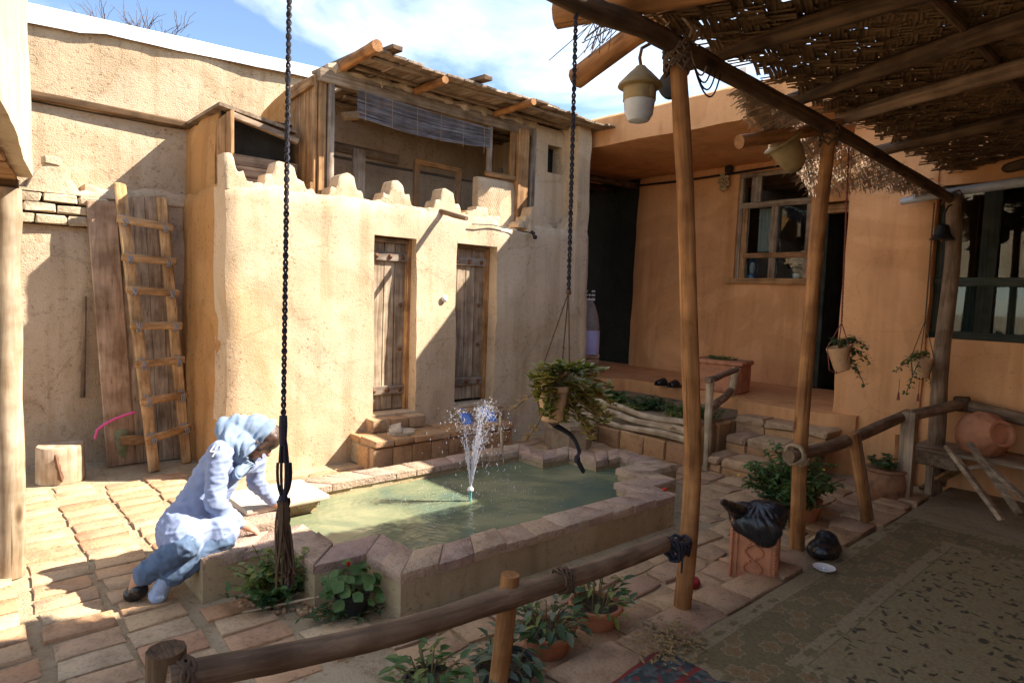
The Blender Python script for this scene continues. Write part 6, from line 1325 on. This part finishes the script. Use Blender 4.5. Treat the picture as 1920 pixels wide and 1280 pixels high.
ft = empty('folded_trestle', at_z(1880, 965, .06), 'folded wooden trestle leaning in the dark right corner', 'trestle')
for (a, b_) in (((1775, 835), (1880, 975)), ((1818, 830), (1912, 965)), ((1830, 850), (1925, 940))):
    p, q = at_x(*a, 5.75), at_x(*b_, 5.45); mb = MB(); mb.bar(p, q, .045, .03, jit=.003); mb.build('bar', MAT['oldy'], ft)
mb = MB(); mb.bar(at_x(1800, 880, 5.68), at_x(1850, 872, 5.68), .03, .03); mb.build('bar', MAT['oldx'], ft)

# ------------------------------------------------------------------ fountain
fn = empty('fountain_nozzle', (2.70, 3.37, .05), 'small turquoise pipe nozzle rising from the pool water', 'nozzle'); mb = MB(); mb.tube([(2.70, 3.37, .0), (2.70, 3.37, .20)], .011, 10); mb.build('pipe', plain('turquoise_pvc', (.10, .36, .36), .4), fn); mb = MB(); mb.lathe([(.012, 0), (.022, .005), (.02, .018), (.01, .03)], (2.70, 3.37, .20), 12); mb.build('spray_head', MAT['white'], fn)
m, n, b, o = newmat('spray_water'); b.inputs['Base Color'].default_value = (.86, .86, .92, 1); b.inputs['Roughness'].default_value = .08; b.inputs['Transmission Weight'].default_value = .35; b.inputs['IOR'].default_value = 1.33; b.inputs['Specular IOR Level'].default_value = .9
dp = MB(); J0 = Vector((2.70, 3.37, .23)); ico = [(0, 0, 1), (.94, 0, -.33), (-.47, .82, -.33), (-.47, -.82, -.33)]
def drop(p, r, st=1.0, d=None):
    V6 = [(1, 0, 0), (-1, 0, 0), (0, 1, 0), (0, -1, 0), (0, 0, 1), (0, 0, -1)]; dp.add([p + Vector((a * r, b_ * r, c_ * r * st)) for a, b_, c_ in V6], [(0, 2, 4), (2, 1, 4), (1, 3, 4), (3, 0, 4), (2, 0, 5), (1, 2, 5), (3, 1, 5), (0, 3, 5)])
jets = [(-.46, .6, 3.05), (-.30, -.5, 3.25), (-.16, .4, 2.8), (.08, .8, 3.2), (.22, -.3, 3.3), (.30, .3, 3.35), (.34, .6, 3.25), (.46, .2, 3.2), (.60, -.6, 3.0), (.27, .1, 2.6)]
for ji, (hx, hd, vz) in enumerate(jets):
    vv = rgt0 * hx + fwd0 * (hd * .25); T = 2 * vz / 9.8; main = ji in (4, 5, 6, 9)
    for i in range(420 if main else 230):
        t = T * (rng.random() * .5 if rng.random() < .7 else rng.random()); p = J0 + vv * t + Vector((0, 0, vz * t - 4.9 * t * t)); sp_ = .003 + .075 * (t / T) ** 1.3
        p += Vector((rng.gauss(0, sp_), rng.gauss(0, sp_), rng.gauss(0, sp_ * .8)))
        if p.z > .135: drop(p, rng.choice([.0011, .0014, .0018, .0022, .0036]) * rng.uniform(.8, 1.3), 1 + 2.2 * abs(1 - 2 * t / T))
    st_ = [J0 + vv * t + Vector((0, 0, vz * t - 4.9 * t * t)) for t in [T * (.46 if main else .2) * k / 8 for k in range(9)]]; dp.tube(st_, [.0038 * (1 - .7 * k / 8) * (1 + .4 * math.sin(k * 2 + ji)) for k in range(9)], 5)
for k in range(420):
    a = rng.uniform(0, 6.28); r = abs(rng.gauss(.35, .22)); p = J0 + Vector((math.cos(a) * r, math.sin(a) * r, 0)); p.z = .132 + abs(rng.gauss(0, .03)); drop(p, rng.uniform(.0014, .0034), .8)
tag(dp.build('fountain_spray', m, smooth=True), 'spray of white water droplets fanning up from the fountain nozzle', 'water spray', kind='stuff')
rd = MB(); q0 = at_y(945, 862, 3.95); q1 = at_y(938, 778, 4.05); rd.tube([q0 - Vector((0, 0, .1)), q1], .012, 8); tag(rd.build('upright_stick', MAT['polepale']), 'thin pale stick standing up at the far pool rim', 'stick')

# ------------------------------------------------------------------ the seated person
pr_ = empty('person', (.95, 3.55, 0), 'person in lilac tunic, blue headscarf and jeans sitting on the pool edge reaching into water', 'person')
hip = at_y(352, 985, 3.55); hipN = hip + Vector((-.05, -.09, 0)); hipF = hip + Vector((.09, .05, 0))
kneN = at_y(346, 1022, 3.27); kneF = at_y(415, 1010, 3.30)
ankN = at_z(262, 1082, .13); ankF = at_z(312, 1082, .13)
neck = at_y(452, 828, 3.53); shN = at_y(411, 846, 3.42); shF = at_y(478, 852, 3.68); chest = at_y(414, 878, 3.56)
elN = at_y(402, 942, 3.34); wrN = at_y(447, 981, 3.36); haN = at_y(468, 989, 3.38)
elF = at_y(480, 905, 3.68); wrF = at_y(512, 940, 3.68); haF = at_y(525, 948, 3.68)
head = at_y(486, 820, 3.53); face = (at_y(506, 842, 3.50) - head).normalized(); hup = (at_y(497, 785, 3.53) - head); hup = (hup - face * hup.dot(face)).normalized(); hsd = face.cross(hup)
SK = plain('skin', (.50, .28, .18), .55, var=.08, spec=.3)
def hand(prims, wrist, palm, dirv, nrm, s=1.0):
    d = dirv.normalized(); nrm = (nrm - d * nrm.dot(d)).normalized(); sd = d.cross(nrm); prims.append(('cap', wrist, palm, .024 * s, .022 * s)); 
    for k, (off, ln) in enumerate(((-.027, .062), (-.009, .072), (.009, .068), (.026, .054))):
        a = palm + sd * off * s + d * .02 * s; m_ = a + d * ln * .55 * s - nrm * .012 * s; e_ = m_ + d * ln * .35 * s - nrm * .028 * s; prims.append(('cap', palm + sd * off * .6 * s, a, .012 * s, .0095 * s)); prims.append(('cap', a, m_, .0095 * s, .0085 * s)); prims.append(('cap', m_, e_, .0085 * s, .007 * s))
    t0 = wrist.lerp(palm, .5) - sd * .024 * s; t1 = t0 - sd * .03 * s + d * .025 * s; t2 = t1 + d * .03 * s - nrm * .015 * s; prims += [('cap', t0, t1, .013 * s, .010 * s), ('cap', t1, t2, .010 * s, .008 * s)]
P = []
P += [('ell', head, (.073, .088, .095), Matrix((hsd, face, hup)).transposed()), ('ell', head + face * .03 - hup * .055, (.05, .055, .05), Matrix((hsd, face, hup)).transposed()), ('ell', head + face * .055 - hup * .085, (.022, .02, .018)), ('cap', head + face * .082 + hup * .01, head + face * .103 - hup * .025, .010, .014)]
for s_ in (-1, 1): P += [('ell', head + face * .083 - hup * .062 + hsd * .008 * s_, (.014, .010, .008)), ('ell', head + hsd * .072 * s_ - hup * .01, (.012, .02, .028)), ('ell', head + face * .07 + hup * .022 + hsd * .03 * s_, (.02, .014, .010))]
P += [('cap', head - hup * .05 - face * .02, neck, .05, .055), ('cap', neck, chest, .05, .085), ('cap', chest, at_y(384, 930, 3.57), .085, .09), ('cap', at_y(384, 930, 3.57), hip, .09, .10), ('cap', shN, shF, .045, .045)]
P += [('cap', shN, elN, .040, .035), ('cap', elN, wrN, .033, .024), ('cap', shF, elF, .040, .035), ('cap', elF, wrF, .036, .025), ('cap', hipN, kneN, .07, .05), ('cap', hipF, kneF, .07, .05), ('cap', kneN, ankN, .045, .032), ('cap', kneF, ankF, .045, .032)]
hand(P, wrN, haN, (haN - wrN) + rgt0 * .03, Vector((0, -.3, 1)), 1.0); hand(P, wrF, haF, (haF - wrF) + Vector((0, 0, -.01)), Vector((-.2, 0, 1)), 1.0)
toeN = at_z(250, 1112, .04); toeF = at_z(297, 1114, .045)
P += [('cap', ankN, toeN, .036, .028), ('cap', ankF, toeF, .036, .03)]
blobmesh('body', P, .0065, SK, pr_, 3)
def folds(amp, axis, s=16, seed=0):
    ax_ = Vector(axis).normalized()
    def f(p, q):
        u = p.dot(ax_); r = p - ax_ * u; v = 1 - 2 * abs(NZ.noise(Vector((r.x * 5 + u * s, r.y * 5 + seed, r.z * 5)))); v2 = NZ.noise(Vector((r.x * 9 + u * s * 2, r.y * 9 + seed, r.z * 9))); return q * (amp * (v + .4 * v2))
    return f
TU = plain('lilac_cotton', (.25, .30, .45), .9, var=.12, scale=22, bump=.35); JE = plain('blue_denim', (.11, .165, .26), .9, var=.3, scale=22, bump=.3); JD = JE; SC = plain('blue_scarf', (.19, .255, .36), .85, var=.15, scale=26)
hem0 = at_y(330, 1003, 3.42); hem1 = at_y(420, 985, 3.40)
T = [('cap', chest, shN.lerp(elN, .25), .09, .052), ('cap', chest, shF.lerp(elF, .25), .09, .052), ('cap', at_y(442, 834, 3.54), chest, .08, .115), ('cap', chest, at_y(384, 930, 3.57), .115, .112), ('cap', at_y(384, 930, 3.57), hip, .112, .128), ('cap', shN, shF, .058, .058), ('cap', shN, elN, .055, .048), ('cap', elN, wrN, .046, .032), ('cap', shF, elF, .056, .047), ('cap', elF, at_y(510, 936, 3.68), .046, .034),
     ('cap', hip, hem0 + Vector((.03, .06, .03)), .14, .085), ('cap', hip + Vector((.1, .02, 0)), hem1 + Vector((-.04, .04, .02)), .14, .09), ('ell', hip + Vector((0, .0, -.01)), (.15, .15, .11)), ('cap', hip + Vector((0, 0, .02)), (kneN + kneF) / 2 + Vector((0, .05, .025)), .118, .078), ('cap', hip + Vector((.02, -.06, .03)), (kneN + kneF) / 2 + Vector((-.03, .08, .03)), .12, .085), ('cap', hipN + Vector((0, 0, .01)), hipN.lerp(kneN, .80) + Vector((0, 0, .012)), .125, .092), ('cap', hipF + Vector((0, 0, .01)), hipF.lerp(kneF, .92) + Vector((0, 0, .02)), .125, .090)]
tun = blobmesh('tunic', T, .0075, TU, pr_, 14, lambda p, q: q * (.006 * max(0, 1 - 3.2 * abs(NZ.noise(Vector((p.x * 6 + p.z * 3, p.y * 6, p.z * 26))))) + .004 * max(0, 1 - 3 * abs(NZ.noise(Vector((p.x * 13, p.y * 13 + 4, p.z * 9 + p.x * 12)))))))
mb = MB()
for k, (a, b_) in enumerate((((398, 828), (390, 840)), ((390, 840), (400, 840)), ((400, 840), (394, 850)), ((406, 824), (400, 836)), ((408, 836), (412, 828)))):
    p, q = at_y(a[0] + 4, a[1] + 6, 3.372), at_y(b_[0] + 4, b_[1] + 6, 3.372); mb.tube([p, q], .004, 5)
mb.build('shoulder_embroidery', MAT['white'], pr_)
J = [('cap', hipN, kneN, .098, .07), ('cap', hipF, kneF, .098, .072), ('cap', kneN, ankN.lerp(kneN, .12), .068, .056), ('cap', kneF, ankF.lerp(kneF, .12), .068, .062), ('ell', hip, (.14, .14, .11))]
blobmesh('jeans', J, .0075, JE, pr_, 12, lambda p, q: q * (.006 * max(0, 1 - 3 * abs(NZ.noise(Vector((p.x * 22, p.y * 9, p.z * 24)))))))
Hm = Matrix((hsd, face, hup)).transposed()
nape = at_y(424, 803, 3.55); chin = head + face * .05 - hup * .115
S = [('ell', head - face * .008 + hup * .014, (.096, .098, .108), Hm), ('ell', head - face * .05 - hup * .03, (.092, .085, .10), Hm), ('cap', head - face * .06 - hup * .03, nape, .086, .062), ('cap', head + hup * .02 - face * .03, at_y(440, 796, 3.545), .092, .058), ('cap', nape, at_y(448, 838, 3.47), .06, .078), ('cap', at_y(448, 838, 3.47), chin - hup * .02, .08, .058), ('cap', head - hup * .07, chin, .085, .052), ('cap', chin - hup * .02, at_y(444, 893, 3.38), .046, .022), ('ell', at_y(436, 788, 3.54), (.036, .04, .022)), ('cap', nape, at_y(428, 832, 3.44), .05, .045)]
fcut = head + face * .048
def scfold(p, q):
    v_ = p - chin; vx, vy = v_.dot(rgt0), v_.dot(up0); th = math.atan2(vy, vx); rr_ = math.hypot(vx, vy)
    return q * (.008 * min(1, rr_ / .08) * (.6 - 1.6 * abs(math.sin(th * 9 + 2.2 * fbm(p, 7, 2))) + .35 * math.sin(th * 31 + 5 * fbm(p, 5, 7))))
sco = blobmesh('headscarf', S, .006, SC, pr_, 16, scfold)
# open the scarf in front of the face
bmx = bmesh.new(); bmx.from_mesh(sco.data); off = OFF[pr_.name]
dele = [v for v in bmx.verts if (v.co + off - head).dot(face) > .030 + .30 * max(0, (v.co + off - head).dot(hup) - .04) and -.105 < (v.co + off - head).dot(hup) < .098 and (v.co + off - head).length < .17]
bmesh.ops.delete(bmx, geom=dele, context='VERTS'); bmx.to_mesh(sco.data); bmx.free(); sd = sco.modifiers.new('t', 'SOLIDIFY'); sd.thickness = .006; sd.offset = 0
HR = plain('brown_hair', (.075, .04, .028), .5, var=.4, scale=60)
Hh = [('ell', head + face * .022 + hup * .035, (.083, .080, .078), Matrix((hsd, face, hup)).transposed()), ('cap', head + face * .05 + hup * .075, head + face * .085 + hup * .03 - hsd * .03, .03, .016), ('cap', head + face * .05 + hup * .06 - hsd * .045, head + face * .045 - hup * .03 - hsd * .074, .028, .014), ('cap', head + face * .05 + hup * .06 + hsd * .045, head + face * .045 - hup * .03 + hsd * .074, .028, .014)]
blobmesh('hair', Hh, .006, HR, pr_, 2, folds(.004, hsd, 90, 2))
mb = MB()
for s_ in (-1, 1): mb.ball(head + face * .086 + hup * .004 + hsd * .03 * s_, .009, 8)
mb.build('eyes', plain('dark_eye', (.03, .02, .02), .2), pr_); mb = MB(); mb.tube([head + face * .093 - hup * .06 - hsd * .016, head + face * .098 - hup * .062, head + face * .093 - hup * .06 + hsd * .016], .004, 6); mb.build('lips', plain('lip', (.40, .14, .12), .5), pr_)
blobmesh('sandal', [('cap', ankN - Vector((0, 0, .06)), toeN, .040, .036), ('ell', toeN, (.045, .045, .04))], .006, blk, pr_, 2)
blobmesh('sock', [('cap', ankF, ankF.lerp(toeF, .6), .040, .042), ('ell', toeF, (.046, .046, .042))], .006, plain('pale_sock', (.38, .48, .66), .9, var=.2, scale=30), pr_, 2)
